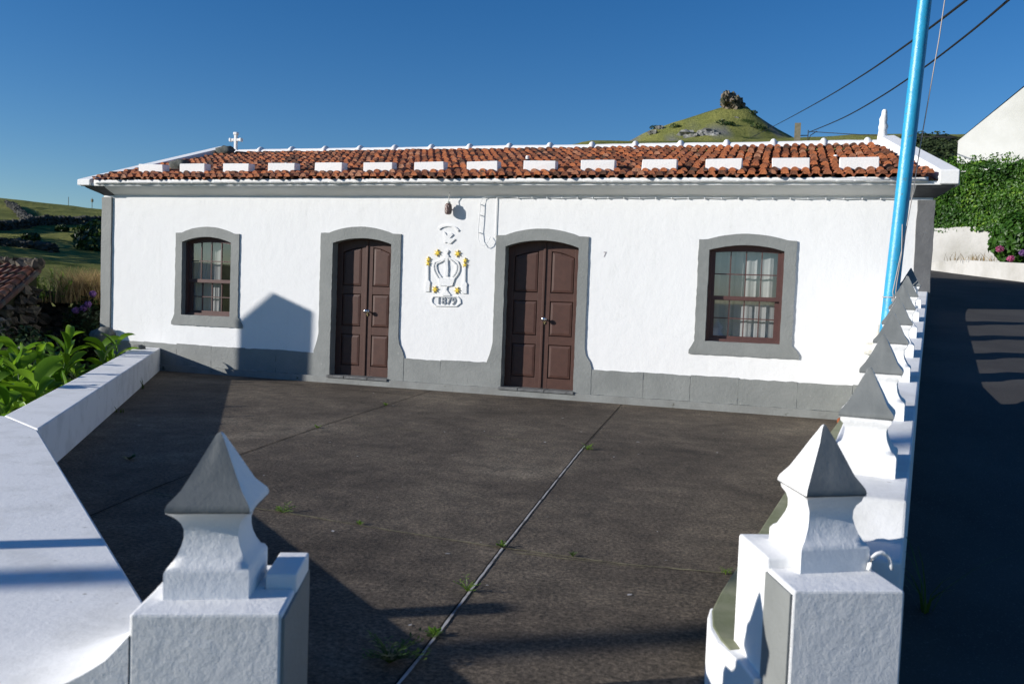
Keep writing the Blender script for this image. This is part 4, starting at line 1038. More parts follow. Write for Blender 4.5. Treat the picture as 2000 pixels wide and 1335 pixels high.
T1 = at(1817, 512, 22.1).z; T2 = at(1870, 507, 20.6).z; T3 = at(2000, 514, 17.9).z; T4 = T3-.25
mb = MB(); wall_seg(mb, B1, B2, .16, 1.2, T1, T2); wall_seg(mb, B2, B3, .16, 1.2, T2, T3); wall_seg(mb, B3, B4, .16, 1.2, T3, T4)
mb.build('wall_body', M['retain'], pw, bevel=.015)
mb = MB(); mb.add([(B2.x+.1, B2.y+.1, T2-.05), (B3.x+.1, B3.y+.1, T3-.05), (B4.x+.1, B4.y+.1, T4-.05), (A3.x, A3.y, T4), (A2.x, A2.y, T2), (A1.x, A1.y, T1)], [(0, 1, 2, 3, 4, 5)])
mb.build('bed_soil', M['soil'], pw)

# hedge
hd = thing('hedge', (5, 7, 3), 'tall dense glossy green hedge on top of the retaining wall', 'hedge')
hp = [A0.xy+Vector((-.05, .1)), A1.xy+Vector((0, .12)), A2.xy+Vector((.02, .12)), A3.xy+Vector((0, .12))]; HZ0 = A1.z-.10; HZ1 = at(1900, 326, 21.6).z
seglen = [(hp[i+1]-hp[i]).length for i in range(3)]; tot = sum(seglen)
def hedge_fn(r):
    s_ = r.rand()*tot
    for i in range(3):
        if s_ < seglen[i]: break
        s_ -= seglen[i]
    a, b = hp[i], hp[i+1]; d = (b-a).normalized(); n_ = Vector((-d.y, d.x)); t = s_/seglen[i]; p = a.lerp(b, t)
    gl = p.x*1.3+p.y
    htop = HZ1+.10*noise.noise(Vector((gl*1.2, 0, 0)))+.08*noise.noise(Vector((gl*4, 1, 0)))
    u = r.rand()
    if u < .72:
        z = HZ0+(htop-HZ0)*r.rand(); bul = .16*noise.noise(Vector((gl*1.5, z*2, 0)))+.05*noise.noise(Vector((gl*5, z*5, 3)))
        off = -.14+bul+abs(r.randn())*.05
        nr = (-n_.x, -n_.y, .25)
    else:
        z = htop+abs(r.randn())*.03+(.18*r.rand()**3 if r.rand() < .3 else 0); off = -.05+r.rand()*.9; nr = (-n_.x*.4, -n_.y*.4, 1)
    return (p.x+n_.x*off, p.y+n_.y*off, z), nr
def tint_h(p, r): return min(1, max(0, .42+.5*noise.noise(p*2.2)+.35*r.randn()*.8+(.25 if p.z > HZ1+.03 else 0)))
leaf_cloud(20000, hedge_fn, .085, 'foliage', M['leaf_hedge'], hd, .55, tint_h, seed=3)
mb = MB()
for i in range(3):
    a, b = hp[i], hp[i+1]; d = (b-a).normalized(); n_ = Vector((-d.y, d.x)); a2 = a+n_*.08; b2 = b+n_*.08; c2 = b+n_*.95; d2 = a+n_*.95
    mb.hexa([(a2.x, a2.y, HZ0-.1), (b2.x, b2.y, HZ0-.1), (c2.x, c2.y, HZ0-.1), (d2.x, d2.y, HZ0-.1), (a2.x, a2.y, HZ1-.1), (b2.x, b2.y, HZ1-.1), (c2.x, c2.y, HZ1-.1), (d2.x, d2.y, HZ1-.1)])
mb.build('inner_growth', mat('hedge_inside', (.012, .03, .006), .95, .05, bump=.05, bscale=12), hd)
def shoots(r):
    s_ = r.rand()
    a, b = (hp[1], hp[2]) if s_ < .45 else (hp[2], hp[3]); p = a.lerp(b, r.rand()); return p
rr = np.random.RandomState(5); spots = [shoots(rr) for _ in range(34)]
def shoot_fn(r):
    p = spots[r.randint(len(spots))]; h_ = r.rand()*.28; return (p.x+.12+r.randn()*.025, p.y+.15+r.randn()*.025, HZ1-.02+h_*1.2), (r.randn(), r.randn(), .5)
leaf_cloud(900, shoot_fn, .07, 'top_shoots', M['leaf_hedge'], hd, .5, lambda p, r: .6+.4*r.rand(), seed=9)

# hydrangea bush
hb = thing('hydrangea_bush', (4.05, 4.75, 2.2), 'dark leafy hydrangea bush with pink and violet flowers in the planting bed', 'bush')
def bush_fn(cx, cy, cz, rx, ry, rz):
    def f(r):
        v = Vector((r.randn(), r.randn(), r.randn())).normalized(); q = .75+.3*r.rand()**.5+.15*noise.noise(v*2.5)
        return (cx+v.x*rx*q, cy+v.y*ry*q, cz+v.z*rz*q), tuple(v)
    return f
hc = at(1995, 470, 19.0)
leaf_cloud(2800, bush_fn(hc.x, hc.y, hc.z, .58, .6, .55), .13, 'foliage', M['leaf_hedge'], hb, .65, lambda p, r: .35*r.rand()+.1, seed=12)
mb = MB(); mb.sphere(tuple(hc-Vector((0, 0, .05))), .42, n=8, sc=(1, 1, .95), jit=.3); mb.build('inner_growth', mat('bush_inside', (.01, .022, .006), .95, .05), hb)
for k_, (px, py, r_, m_) in enumerate(((1953, 486, .075, 'flower_pink'), (1974, 505, .07, 'flower_pink'), (1999, 494, .08, 'flower_violet'), (2010, 450, .07, 'flower_violet'))):
    p = at(px, py, 18.35)
    leaf_cloud(160, (lambda P_, R__2: (lambda r: (lambda v: ((P_[0]+v.x*R__2, P_[1]+v.y*R__2, P_[2]+v.z*R__2*.8), tuple(v)))(Vector((r.randn(), r.randn(), r.randn())).normalized())))(p, r_), .035, 'flower_head', M[m_], hb, .8, seed=500+k_)
def grass_tuft(name, base, h, n, m, label, cat, group=None, spread=.05, width=.006, seed=0, lean=.5, parent=None, part=None, tints=None):
    r = np.random.RandomState(seed); V = []; F = []; T = []
    for i in range(n):
        a = r.rand()*2*math.pi; hh = h*(.5+.6*r.rand()); ln = lean*hh*(.3+r.rand()); w_ = width*(.7+.6*r.rand())
        bx = base[0]+r.randn()*spread*.4; by = base[1]+r.randn()*spread*.4; sx, sy = -math.sin(a)*w_, math.cos(a)*w_; b0_ = len(V)
        for k in range(4):
            t = k/3; q = t**1.8; cx_ = bx+math.cos(a)*ln*q; cy_ = by+math.sin(a)*ln*q; z_ = base[2]+hh*(t-.25*q*lean); ww = (1-t*.85)
            V += [(cx_-sx*ww, cy_-sy*ww, z_), (cx_+sx*ww, cy_+sy*ww, z_)]
        F += [(b0_+2*k, b0_+2*k+1, b0_+2*k+3, b0_+2*k+2) for k in range(3)]; tt = r.rand() if tints is None else tints(r); T += [tt]*8
    me = bpy.data.meshes.new(name); me.from_pydata(V, [], F); me.materials.append(m); at_ = me.attributes.new('tint', 'FLOAT', 'POINT'); at_.data.foreach_set('value', T); me.update()
    o = bpy.data.objects.new(name, me); COL.objects.link(o)
    if parent: o.parent = parent; o.matrix_parent_inverse = Matrix.Translation(-parent.location); return o
    return tag(o, label, cat, group)
dwp = at(1905, 500, 20.3)
grass_tuft('dry_weed', (dwp.x, dwp.y, T2-.03), .24, 80, M['drygrass'], 'dry brown and green weed tuft on the planting bed wall', 'weed', spread=.7, width=.008, seed=4, lean=.8)

# neighbour white house
nh = thing('neighbour_house', (8, 20, 3), 'plain white gabled house wall rising behind the hedge at the right', 'house')
P0 = Vector((4.80, 17.15)); P0 = at(1868, 330, 32).xy; dirw = Vector((.96, -.28)).normalized(); Pm = P0+dirw*2.4; P1 = P0+dirw*4.8; nb = Vector((-dirw.y, dirw.x))*8
mb = MB()
def v3(p, z): return (p.x, p.y, z)
ze_ = at(1868, 275, 32).z; zr_ = ze_+2.1
mb.add([v3(P0, 2), v3(P1, 2), v3(P1, ze_), v3(Pm, zr_), v3(P0, ze_), v3(P0+nb, 2), v3(P1+nb, 2), v3(P1+nb, ze_), v3(Pm+nb, zr_), v3(P0+nb, ze_)],
       [(0, 1, 2, 3, 4), (5, 9, 8, 7, 6), (0, 4, 9, 5), (1, 6, 7, 2)])
mb.build('wall', M['house2'], nh)
mb = MB(); e = dirw*.06
mb.add([v3(P0-e, ze_-.03), v3(Pm, zr_+.06), v3(Pm+nb, zr_+.06), v3(P0-e+nb, ze_-.03), v3(P1+e, ze_-.03), v3(P1+e+nb, ze_-.03)], [(0, 1, 2, 3), (1, 4, 5, 2)])
mb.build('roof', M['retain'], nh)

# ---- left garden: stone wall, shed, plants
def stone(mb, c, s, r):
    n_ = 5; mb.sphere(c, s, n=n_, sc=(1+.5*r.rand(), .8+.3*r.rand(), .6+.35*r.rand()), tint=float(r.rand()), jit=.9)
def stone_wall(name, a, b, z0, z1, size, label, seed, th=.5, parent=None):
    t = thing(name, (a[0], a[1], z0), label, 'stone wall') if parent is None else parent
    mb = MB(); r = np.random.RandomState(seed); A = Vector(a); B = Vector(b); L_ = (B-A).length; d = (B-A).normalized(); n_ = Vector((d.y, -d.x))
    nr = int((z1-z0)/(size*1.25)); ncl = int(L_/(size*1.9))
    for j in range(nr+1):
        for i in range(ncl):
            z = z0+(z1-z0)*j/nr+r.randn()*size*.12
            if j == nr and r.rand() < .35: continue
            s_ = (i+r.rand()*.5)/ncl*L_; off = r.randn()*size*.15
            p = A+d*s_+n_*off; stone(mb, (p.x, p.y, z), size*(.75+.6*r.rand()), r)
            if j >= nr-1:
                p2 = A+d*s_-n_*(th*.7); stone(mb, (p2.x, p2.y, z), size*(.75+.5*r.rand()), r)
    o = mb.build('stone_face', M['darkstone'], t)
    mb = MB(); p = [A-n_*.05, B-n_*.05, B-n_*th, A-n_*th]; mb.extrude_z([(q.x, q.y) for q in p], z0-.3, z1-size*.9); mb.build('wall_core', M['soil'], t)
    return t
stone_wall('stone_wall', (-16.5, -2.2), (-10.9, 3.4), -1.0, 1.02, .15, 'dark dry-stone garden wall overgrown with dry grass beside the house', 21)
# shed: stone gable and tiled roof
sh = thing('garden_shed', (-13.0, -1.2, -.8), 'dark stone shed with old red clay tiles at the left edge', 'shed')
A_ = at(72, 528, 15.2); B_ = at(-170, 508, 17.2); C_2 = at(-230, 660, 13.6); D_2 = at(-8, 598, 13.8)
mb = MB()
for i in range(17):
    t = (i+.5)/17; a = A_.lerp(B_, t); b = D_2.lerp(C_2, t)
    for k in range(7):
        p = b.lerp(a, k/7); q = b.lerp(a, (k+1.25)/7); mb.tube([p+Vector((0, 0, .05)), q+Vector((0, 0, .02))], [.105, .085], 8, tint=rnd.uniform(0, 1))
n0 = len(mb.v)
mb.add([A_, B_, C_2, D_2], [(0, 1, 2, 3)], 0, .1)
mb.tube([D_2+Vector((.08, -.05, -.02)), A_+Vector((.08, -.05, -.02))], .05, 8, tint=.1)
mb.build('shed_roof', tintmat('old_tile', [(.05, .028, .02), (.12, .045, .028), (.19, .07, .04), (.24, .11, .07)], .9, .006, 40, dirt=((.06, .06, .05), .5, 6)), sh)
mb = MB(); mb.hexa([(D_2.x, D_2.y, -1), (A_.x, A_.y, -1), (B_.x, B_.y, -1), (C_2.x, C_2.y, -1), tuple(D_2-Vector((0, 0, .08))), tuple(A_-Vector((0, 0, .08))), tuple(B_-Vector((0, 0, .08))), tuple(C_2-Vector((0, 0, .08)))]); mb.build('shed_core', M['soil'], sh)
mb = MB(); r = np.random.RandomState(31)
for (a, b) in ((D_2, A_), (C_2, D_2)):
    L_ = (b.xy-a.xy).length
    for j in range(14):
        for i in range(int(L_/.24)):
            t = (i+r.rand()*.5)/int(L_/.24); p = a.lerp(b, t); z = -.9+j*.16
            if z < p.z-.16: stone(mb, (p.x+.05, p.y-.08, z), .12*(.7+.6*r.rand()), r)
mb.build('shed_wall', M['darkstone'], sh)
mb = MB()
for i in range(9):
    t = (i+.3*r.rand())/9; p = A_.lerp(B_, t*.6); stone(mb, (p.x, p.y, p.z+.10), .10+.06*r.rand(), r)
mb.build('ridge_stones', M['darkstone'], sh)

dg = grass_tuft('dry_grass_clump', (-12.25, 1.55, .98), .75, 1900, M['drygrass'], 'tawny dry grass clump growing on the dark stone wall', 'dry grass', spread=.75, width=.008, seed=8, lean=.7)
def tall(base, h, n, seed, m, name, label, lw=.035, spread=.25, cat='plant'):
    t = thing(name, base, label, cat)
    r = np.random.RandomState(seed); mb = MB(); V = []
    stems = []
    for i in range(n):
        bx = base[0]+r.randn()*spread; by = base[1]+r.randn()*spread; hh = h*(.6+.5*r.rand()); tx = bx+r.randn()*.08; ty = by+r.randn()*.08
        mb.tube([(bx, by, base[2]), (tx, ty, base[2]+hh)], [.008, .003], 4, tint=.2); stems.append((Vector((bx, by, base[2])), Vector((tx, ty, base[2]+hh))))
    mb.build('stem', m, t)
    def f(r2):
        a, b = stems[r2.randint(n)]; p = a.lerp(b, .15+.85*r2.rand()); v = Vector((r2.randn(), r2.randn(), .5)).normalized(); return tuple(p+v*lw), tuple(v)
    leaf_cloud(n*45, f, lw*2, 'foliage', m, t, .3, seed=seed+1); return t
tall((-11.45, 2.3, 1.0), .85, 12, 41, M['leaf_weed'], 'tall_weed', 'tall bright green weed stalks above the stone wall near the house corner')
tall((-12.75, .95, 1.0), .6, 7, 42, M['leaf_weed'], 'tall_weed', 'thin green weed stalks above the dry grass on the stone wall', spread=.2)
def shrub(name, c, rx, rz, n, size, m, seed, label, cat='shrub', inner=True, tf=None, group=None):
    t = thing(name, (c[0], c[1], c[2]-rz), label, cat, group)
    leaf_cloud(n, bush_fn(c[0], c[1], c[2], rx, rx*.8, rz), size, 'foliage', m, t, .5, tf or (lambda p, r: min(1, max(0, .4+.5*noise.noise(p*3)+.2*r.randn()))), seed=seed)
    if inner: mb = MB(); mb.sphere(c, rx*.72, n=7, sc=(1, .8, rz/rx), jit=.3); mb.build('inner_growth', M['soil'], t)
    return t
shrub('purple_shrub', (-10.95, 3.3, 1.35), .55, .38, 1400, .07, leafmat('purple_leaf', (.03, .012, .02), (.09, .035, .055), (.05, .09, .02), .3), 51, 'dark purple-leaved shrub behind the stone wall against the house corner')
hy = shrub('garden_hydrangea', (-11.9, 1.0, .45), .5, .62, 1500, .085, M['leaf_dark'], 52, 'dark hydrangea with violet flower heads beside the house corner')
for i, (px, py, D) in enumerate(((172, 594, 15.0), (163, 602, 15.0), (181, 574, 15.2), (148, 606, 15.0))):
    p = at(px, py, D)
    leaf_cloud(130, (lambda P_: (lambda r: (lambda v: (tuple(P_+v*.05), tuple(v)))(Vector((r.randn(), r.randn(), r.randn()*.7)).normalized())))(p), .035, 'flower_head', M['flower_violet'], hy, .8, seed=60+i)
for i, (x, y, z, rx, rz) in enumerate(((-11.6, -.8, -.1, 1.0, .7), (-9.9, -2.6, -.2, .9, .55), (-12.6, -2.6, -.1, 1.0, .8), (-8.6, -4.9, -.35, .8, .5), (-10.6, -4.6, -.3, 1.0, .6))):
    shrub('low_shrub', (x, y, z), rx, rz, 1500, .11, M['leaf_dark'], 70+i, ['dark low shrub against the stone wall below the dry grass', 'dark low shrub behind the ginger lilies midway along the low wall', 'dark low shrub at the foot of the stone shed', 'dark low shrub nearest the camera outside the low wall', 'dark low shrub left of the ginger lilies'][i], group='dark shrubs in the garden')
# ginger lilies: stems with long broad leaves
def ginger_mesh(seed, h):
    r = np.random.RandomState(seed); V = []; F = []; T = []
    mb = MB(); lean = Vector((r.randn()*.16, r.randn()*.16, 0))
    n_ = 9; az = r.rand()*6.28
    mb.tube([(0, 0, 0), tuple(lean*.4+Vector((0, 0, h*.6))), tuple(lean+Vector((0, 0, h)))], [.012, .010, .004], 5, tint=.1)
    for i in range(n_):
        t = .35+.65*i/(n_-1); p = lean*t+Vector((0, 0, h*t)); a = az+(i % 2)*math.pi+r.randn()*.35; L_ = (.34+.12*r.rand())*(1-.25*abs(t-.7)); wd = .055+.018*r.rand()
        d = Vector((math.cos(a), math.sin(a), 0)); sd_ = Vector((-math.sin(a), math.cos(a), 0)); el = 1.05-.25*r.rand()+.4*(t-.5); twist = r.randn()*.6
        tint = min(1, max(0, .45+.25*r.randn()))
        vs = []; K = 7; q = Vector(p); ang = el
        for k in range(K+1):
            s_ = k/K; ww = wd*math.sin(math.pi*min(1, .08+s_*.92))**.7*(1 if s_ < .97 else .2); nn = Vector((-d.x*math.sin(ang), -d.y*math.sin(ang), math.cos(ang)))
            sdd = (sd_*math.cos(twist)+nn*math.sin(twist)); lift = nn*ww*.6
            vs += [tuple(q-sdd*ww+lift), tuple(q), tuple(q+sdd*ww+lift)]
            q = q+(d*math.cos(ang)+Vector((0, 0, 1))*math.sin(ang))*L_/K; ang -= .10+.10*r.rand()
        mb.add(vs, [(3*k+j, 3*k+j+1, 3*k+j+4, 3*k+j+3) for k in range(K) for j in (0, 1)], 0, tint)
    return mb
protos = []
for i in range(5):
    o = ginger_mesh(100+i, .95+.12*i).build('ginger_proto', M['leaf_ginger'], smooth=True, recalc=False); protos.append(o.data); bpy.data.objects.remove(o)
rg = random.Random(17); cnt = 0
def wall_x(y): return -10.05+(-y)*.672
gl = []
for i in range(120):
    y = rg.uniform(-6.6, -.5); off = rg.uniform(.22, 2.6); x = wall_x(y)-off
    gl.append((x, y, off))
for i, (x, y, off) in enumerate(sorted(gl, key=lambda q: q[1])):
    o = bpy.data.objects.new('ginger_lily', protos[rg.randrange(5)]); COL.objects.link(o)
    z = (-.78 if y < -1.6 else -.86)+rg.uniform(-.1, .1)-.05*off; o.location = (x, y, z); o.rotation_euler = (rg.uniform(-.12, .12), rg.uniform(-.12, .12), rg.uniform(0, 6.28)); s_ = rg.uniform(.68, .98); o.scale = (s_, s_, s_)
    tag(o, 'bright green broad-leaved ginger lily stem in the bed outside the low wall', 'plant', 'ginger lilies outside the low wall')
# stone on the low wall
mb = MB(); mb.sphere((0, 0, 0), .09, n=8, sc=(1.2, 1, .5), jit=.6); o = mb.build('flat_stone', M['cgrey'], smooth=True); pp = at(262, 692, 12.0); o.location = (-9.62, -.42, .385); tag(o, 'small flat grey stone lying on the low wall near the house', 'stone')

# ================================================================== FAR LANDSCAPE
# field walls on the left hillside
def ground_hit(px, py, d0=70, d1=420):
    for D in range(d0, d1):
        p = at(px, py, D)
        if H(p.x, p.y)[0] >= p.z: return p
    return at(px, py, d1)
def far_wall(pix, label, size=.6, h=1.4, seed=1):
    """rows of stones following the ground between points on the hillside"""
    mb = MB(); r = np.random.RandomState(seed); P = [ground_hit(*q) for q in pix]; pts = []
    for a, b in zip(P, P[1:]):
        n_ = int((b.xy-a.xy).length/(size*.9))+1
        for k in range(n_): q = a.lerp(b, k/n_); pts.append((q.x, q.y))
    for (x, y) in pts:
        z = H(x, y)[0]
        for k in range(3): stone(mb, (x+r.randn()*.25, y+r.randn()*.25, z+h*(k+.3*r.rand())/3), size*(.7+.5*r.rand()), r)
    o = mb.build('field_wall', M['farstone']); return tag(o, label, 'field wall', 'dry-stone walls dividing the far pastures')
M['farstone'] = tintmat('field_stone', [(.02, .022, .02), (.045, .045, .04), (.07, .068, .06)], .95, .01, 5)
far_wall([(-90, 449), (0, 449), (45, 447), (62, 440), (205, 438), (300, 436)], 'long dark stone field wall running across the upper pasture', .55, 1.9, 2)
far_wall([(60, 441), (45, 425), (28, 408), (18, 402)], 'stone field wall climbing the hill toward the skyline at the left', .6, 1.3, 3)
far_wall([(-60, 474), (20, 482), (70, 487), (110, 494)], 'dark stone field wall crossing the lower shaded pasture', .45, 1.3, 4)
for i in range(6):  # trees added outside the view so their shade darkens the far pasture
    p = ground_hit(-75-i*40, 458+(i%3)*9); z = p.z
    t = thing('shade_tree', (p.x, p.y, z), 'tall dark tree added out of view at left to shade the far pasture', 'tree', 'added trees shading the far pasture')
    leaf_cloud(500, bush_fn(p.x, p.y, z+6.5, 4.2, 4.2, 4.0), 1.0, 'crown', M['leaf_dark'], t, .7, seed=400+i)
    mb = MB(); mb.tube([(p.x, p.y, z-.5), (p.x+.2, p.y, z+4), (p.x, p.y, z+7)], [.35, .28, .12], 8); mb.build('trunk', M['bark'], t, smooth=True)
# skyline trees
for i in range(15):
    px = 50+i*4.6; D = 330; p = at(px, 560, D); z = H(p.x, p.y)[0]; s_ = 1.7*(1-.045*i)*(.8+.4*rnd.random())
    t = thing('skyline_bush', (p.x, p.y, z), 'dark bush in the row along the grassy skyline at far left', 'bush', 'bushes on the left skyline')
    leaf_cloud(160, bush_fn(p.x, p.y, z+s_*.35, s_*1.1, s_, s_*.6), 1.1, 'foliage', M['leaf_dark'], t, .7, lambda p_, r: r.rand()*.5, seed=200+i)
for px, lab in ((132, 'left thin distant pole standing on the grassy skyline'), (178, 'right thin distant pole with a small box on the grassy skyline')):
    p = at(px, 560, 315); z = H(p.x, p.y)[0]; mb = MB(); mb.tube([(p.x, p.y, z-1), (p.x, p.y, z+4.5)], .10, 6)
    if px == 178: mb.box(p.x-.3, p.x+.3, p.y-.3, p.y+.3, z+3.1, z+4.1)
    tag(mb.build('distant_pole', M['conc_pole']), lab, 'pole', 'poles on the left skyline')
# scattered bushes on left hillside
for i, (px, D, s_) in enumerate(((188, 160, 3.6), (199, 158, 4.2), (168, 160, 2.0), (176, 146, 2.2), (120, 175, 1.0), (60, 152, 1.2))):
    p = at(px, 560, D); z = H(p.x, p.y)[0]
    t = thing('pasture_bush', (p.x, p.y, z), ['large dark bush on the pasture just left of the house corner', 'dark bush touching the house corner in the far pasture', 'small dark bush at the left of the large pasture bushes', 'dark bush low in front of the large pasture bushes', 'lone small bush in the middle of the pasture', 'small bush by the lower field wall'][i], 'bush', 'bushes in the far pasture')
    leaf_cloud(260, bush_fn(p.x, p.y, z+s_*.4, s_*1.2, s_, s_*.6), .9, 'foliage', M['leaf_dark'], t, .7, seed=240+i)
# summit rock
rk = thing('summit_crag', (-26, 480, 118), 'rugged grey rock crag crowning the green peak', 'rock')
mb = MB(); r = np.random.RandomState(3)
m_rock = mat('crag_rock', (.20, .165, .13), .95, .1, col2=(.045, .05, .03), nscale=.28, lo=.40, hi=.58, bump=.5, bscale=.5)
m_rock2 = mat('boulder_rock', (.26, .26, .25), .95, .1, col2=(.10, .10, .09), nscale=.3, lo=.40, hi=.58, bump=.4, bscale=.6)
prof3 = [(1411, 196, 182), (1417, 199, 179), (1424, 202, 184), (1430, 206, 183), (1436, 209, 188), (1442, 213, 190), (1448, 217, 193), (1454, 221, 202)]
for px, yb, yt in prof3:
    for k in range(5):
        f = k/4; p = at(1434+(px-1434)*.86+r.randn()*.8, yb+6+(yt-yb-3)*f, 468+r.randn()*1.5); s_ = 1.9*(1-.3*f); mb.sphere(p, s_, n=7, sc=(1, 1.3, 1.2), jit=.8)
mb.build('crag_face', m_rock, rk, smooth=False)
for (px, py, s_) in ((1340, 262, 3.2), (1352, 270, 3.0), (1365, 268, 2.6), (1376, 262, 3.4), (1388, 266, 3.6), (1398, 270, 3.4), (1408, 273, 3.0), (1470, 214, 1.6), (1438, 232, 1.4), (1300, 240, 2.2), (1290, 250, 1.8), (1275, 260, 2.0)):
    # drop onto terrain along bearing: march
    best = None
    for D in range(300, 520, 2):
        p = at(px, py, D)
        if H(p.x, p.y)[0] >= p.z: best = p; break
    if best:
        mb = MB(); mb.sphere(best, s_*.85, n=7, sc=(1.4, 1, .8), jit=.9); tag(mb.build('hill_boulder', m_rock2), 'pale grey boulder in the outcrops low on the grassy peak', 'boulder', 'boulders on the peak')
for i, (px, py, s_) in enumerate(((1304, 232, 2.2), (1309, 234, 1.6), (1386, 202, 1.3), (1470, 220, 1.6), (1318, 247, 1.8), (1410, 240, 2.0), (1424, 243, 2.0), (1418, 244, 2.0), (1475, 247, 2.2), (1486, 252, 2.0), (1278, 249, 1.6))):
    best = None
    for D in range(300, 520, 2):
        p = at(px, py+2, D)
        if H(p.x, p.y)[0] >= p.z: best = p; break
    if best is None: continue
    t = thing('hill_bush', tuple(best), ['dark bush on the left shoulder of the peak', 'smaller bush right of the shoulder bush', 'tiny bush just below the crag on the left slope', 'bush just right of the crag', 'bush low on the left face of the peak', 'bush in the middle of the peak face', 'bush right of the middle of the peak face', 'bush between the two mid-face bushes', 'bush on the right face of the peak', 'bush lowest on the right face of the peak', 'bush low on the left edge of the peak'][i], 'bush', 'bushes on the peak')
    leaf_cloud(130, bush_fn(best.x, best.y, best.z+.6, s_*1.5, s_, s_*.7), .9, 'foliage', M['leaf_dark'], t, .7, seed=300+i)
# wooded slope on the right
V = []; F = []; T = []; r = np.random.RandomState(77)
for i in range(640):
    px = 1600+r.rand()*470; D = 170+r.rand()*110
    top_y = 268+max(0, (px-1850))*.25+max(0, 1790-px)*.28
    f = r.rand(); p = at(px, top_y+6+(150*(1-(D-170)/110)), D)
    s_ = 2.6+1.4*r.rand()
    for k in range(70):
        v = Vector((r.randn(), r.randn(), r.randn())).normalized(); q = p+Vector((v.x*s_, v.y*s_, v.z*s_*.8)); nn = (v+Vector((r.randn(), r.randn(), r.randn()))*.5).normalized(); a = nn.cross(Vector((0, 0, 1))).normalized(); b = nn.cross(a); z_ = .55
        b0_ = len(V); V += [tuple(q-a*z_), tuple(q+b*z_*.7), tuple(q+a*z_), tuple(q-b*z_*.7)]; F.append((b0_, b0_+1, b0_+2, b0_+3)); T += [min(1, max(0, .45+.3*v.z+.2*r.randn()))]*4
me = bpy.data.meshes.new('wooded_hill'); me.from_pydata(V, [], F); me.materials.append(M['forest']); a2 = me.attributes.new('tint', 'FLOAT', 'POINT'); a2.data.foreach_set('value', T); me.update()
o = bpy.data.objects.new('wooded_hill', me); COL.objects.link(o); tag(o, 'dark green wood covering the slope behind the house at the right', 'wood', kind='stuff')
mb = MB(); g = []
for j in range(8):
    for i in range(20):
        px = 1600+i*25; D = 165+j*19; p = at(px, 268+max(0, (px-1850))*.25+max(0, 1790-px)*.28+16+150*(1-(D-170)/110), D); g.append((p.x, p.y, p.z-.5))
mb.add(g, [(j*20+i, j*20+i+1, (j+1)*20+i+1, (j+1)*20+i) for j in range(7) for i in range(19)])
for i in range(20): pass
tag(mb.build('wooded_slope', M['soil'], smooth=True), kind='structure')

bk = MB(); bk.box(-.045, .045, -.03, .03, 0, .05); bk.box(-.035, .04, -.02, .025, .05, .062)
bo = bk.build('broken_brick', mat('brick_clay', (.32, .10, .035), .9, .1, col2=(.2, .06, .03), nscale=30), bevel=.006); bo.location = (.80, -.35, .0); bo.rotation_euler = (0, 0, .4); tag(bo, 'small orange broken brick on the terrace where the plinth meets the mossy ledge', 'brick')
# ================================================================== TERRACE WEEDS
def weed(base, h, n, seed, m, label, leafy=True, lw=.012):
    t = thing('weed', base, label, 'weed', 'weeds in the terrace joints'); r = np.random.RandomState(seed); mb = MB()
    for i in range(n):
        a = r.rand()*6.28; L_ = h*(.5+.7*r.rand()); d = Vector((math.cos(a), math.sin(a), 0)); el = .5+.9*r.rand(); pts = []; q = Vector((base[0], base[1], base[2])); ang = el
        for k in range(5): pts.append(q.copy()); q = q+(d*math.cos(ang)+Vector((0, 0, 1))*math.sin(ang))*L_/4; ang -= .2
        mb.tube(pts, [.0022, .002, .0017, .0014, .0008], 4, tint=float(r.rand()*.6))
        if leafy:
            for k in range(1, 5):
                for s_ in (-1, 1):
                    b_3 = a+s_*(.9+.4*r.rand()); dd = Vector((math.cos(b_3), math.sin(b_3), .35)).normalized(); l2 = lw*2.6*(.6+.6*r.rand()); sd_ = dd.cross(Vector((0, 0, 1))).normalized(); p = pts[k]
                    mb.add([p, p+dd*l2*.5+sd_*lw*.5, p+dd*l2, p+dd*l2*.5-sd_*lw*.5], [(0, 1, 2), (0, 2, 3)], 0, float(r.rand()))
    mb.build('weed_stalks', m, t, recalc=False); return t
weed((-2.93, -7.02, 0), .075, 6, 1, M['leaf_weed'], 'upright green weed in the crack right of the left gate finial', lw=.011)
weed((-2.36, -7.08, 0), .03, 5, 2, M['leaf_weed'], 'tiny green weed on the crack between the finial weed and the long joint', lw=.009)
weed((-1.43, -7.17, 0), .03, 9, 3, M['leaf_weed'], 'small flat green weed where the crack crosses the long joint', lw=.010)
weed((-1.36, -7.93, 0), .07, 10, 4, M['leaf_weed'], 'spiky green weed on the long joint below the crack crossing', lw=.007)
weed((-1.665, -3.80, 0), .07, 8, 5, M['leaf_weed'], 'green weed on the long joint nearest the house', lw=.012)
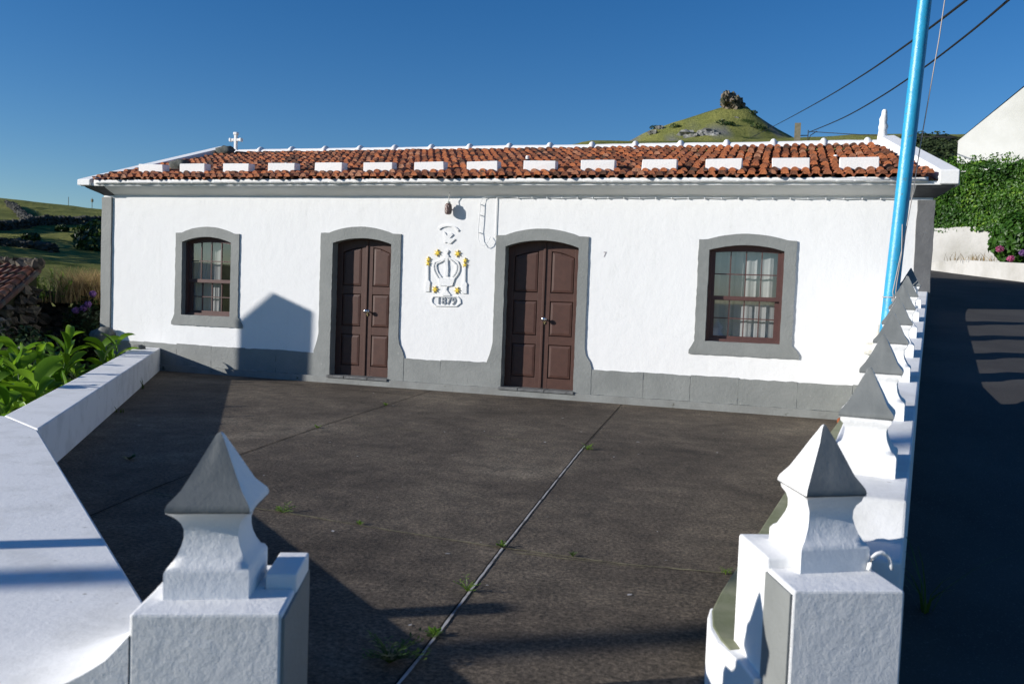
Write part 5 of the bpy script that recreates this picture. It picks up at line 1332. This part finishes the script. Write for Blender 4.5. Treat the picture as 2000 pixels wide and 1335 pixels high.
weed((-1.02, -7.17, 0), .03, 5, 6, M['leaf_weed_dk'], 'brownish weed on the crack right of the long joint', lw=.007)
weed((-1.36, -8.80, 0), .14, 30, 7, M['leaf_weed_dk'], 'large dark weed in the shadow at the near end of the joint', lw=.010)
weed((-1.30, -8.50, 0), .03, 6, 14, M['leaf_weed'], 'tiny weed on the joint just above the large dark weed', lw=.012)
weed((-4.60, -2.0, 0), .035, 5, 8, M['leaf_weed'], 'tiny weed on the far joint near the left door', lw=.016)
weed((-4.44, -3.95, 0), .025, 4, 9, M['leaf_weed'], 'tiny weed halfway along the far joint', lw=.016)
weed((-4.9, -6.1, 0), .05, 6, 15, M['leaf_weed_dk'], 'dim weed in the shaded corner behind the left gate finial', lw=.016)
grass_tuft('grass_tuft', (-.20, -7.12, 0), .045, 24, M['leaf_weed'], 'spiky bright grass tuft at the foot of the right pier ledge', 'grass tuft', 'weeds in the terrace joints', .03, .0028, 10, 1.3)
grass_tuft('grass_tuft', (-8.05, -2.2, 0), .16, 10, M['leaf_weed_dk'], 'thin grass blades at the foot of the low wall', 'grass tuft', 'weeds in the terrace joints', .03, .006, 11, .5)
grass_tuft('grass_tuft', (-6.78, -4.05, 0), .10, 14, M['leaf_weed_dk'], 'small dark grass tuft at the low wall foot nearer the gate', 'grass tuft', 'weeds in the terrace joints', .06, .006, 12, .8)
grass_tuft('grass_tuft', (.62, -8.05, .2), .42, 14, M['leaf_weed_dk'], 'long dim grass blades leaning over the road beside the finial wall', 'grass tuft', None, .03, .004, 13, .9)
mb = MB(); r = np.random.RandomState(5)
for i in range(70):
    x = r.uniform(-6, -.3); y = r.uniform(-8.6, -.3); s_ = .004+.010*r.rand()**2; a = r.rand()*3
    mb.add([(x+s_*1.8*math.cos(a), y+s_*1.8*math.sin(a), .004), (x-s_*math.sin(a), y+s_*math.cos(a), .005), (x-s_*1.6*math.cos(a), y-s_*1.6*math.sin(a), .004), (x+s_*math.sin(a), y-s_*math.cos(a), .005)], [(0, 1, 2, 3)])
mb.build('pale_flecks', M['joint_light'], recalc=False, parent=terr)
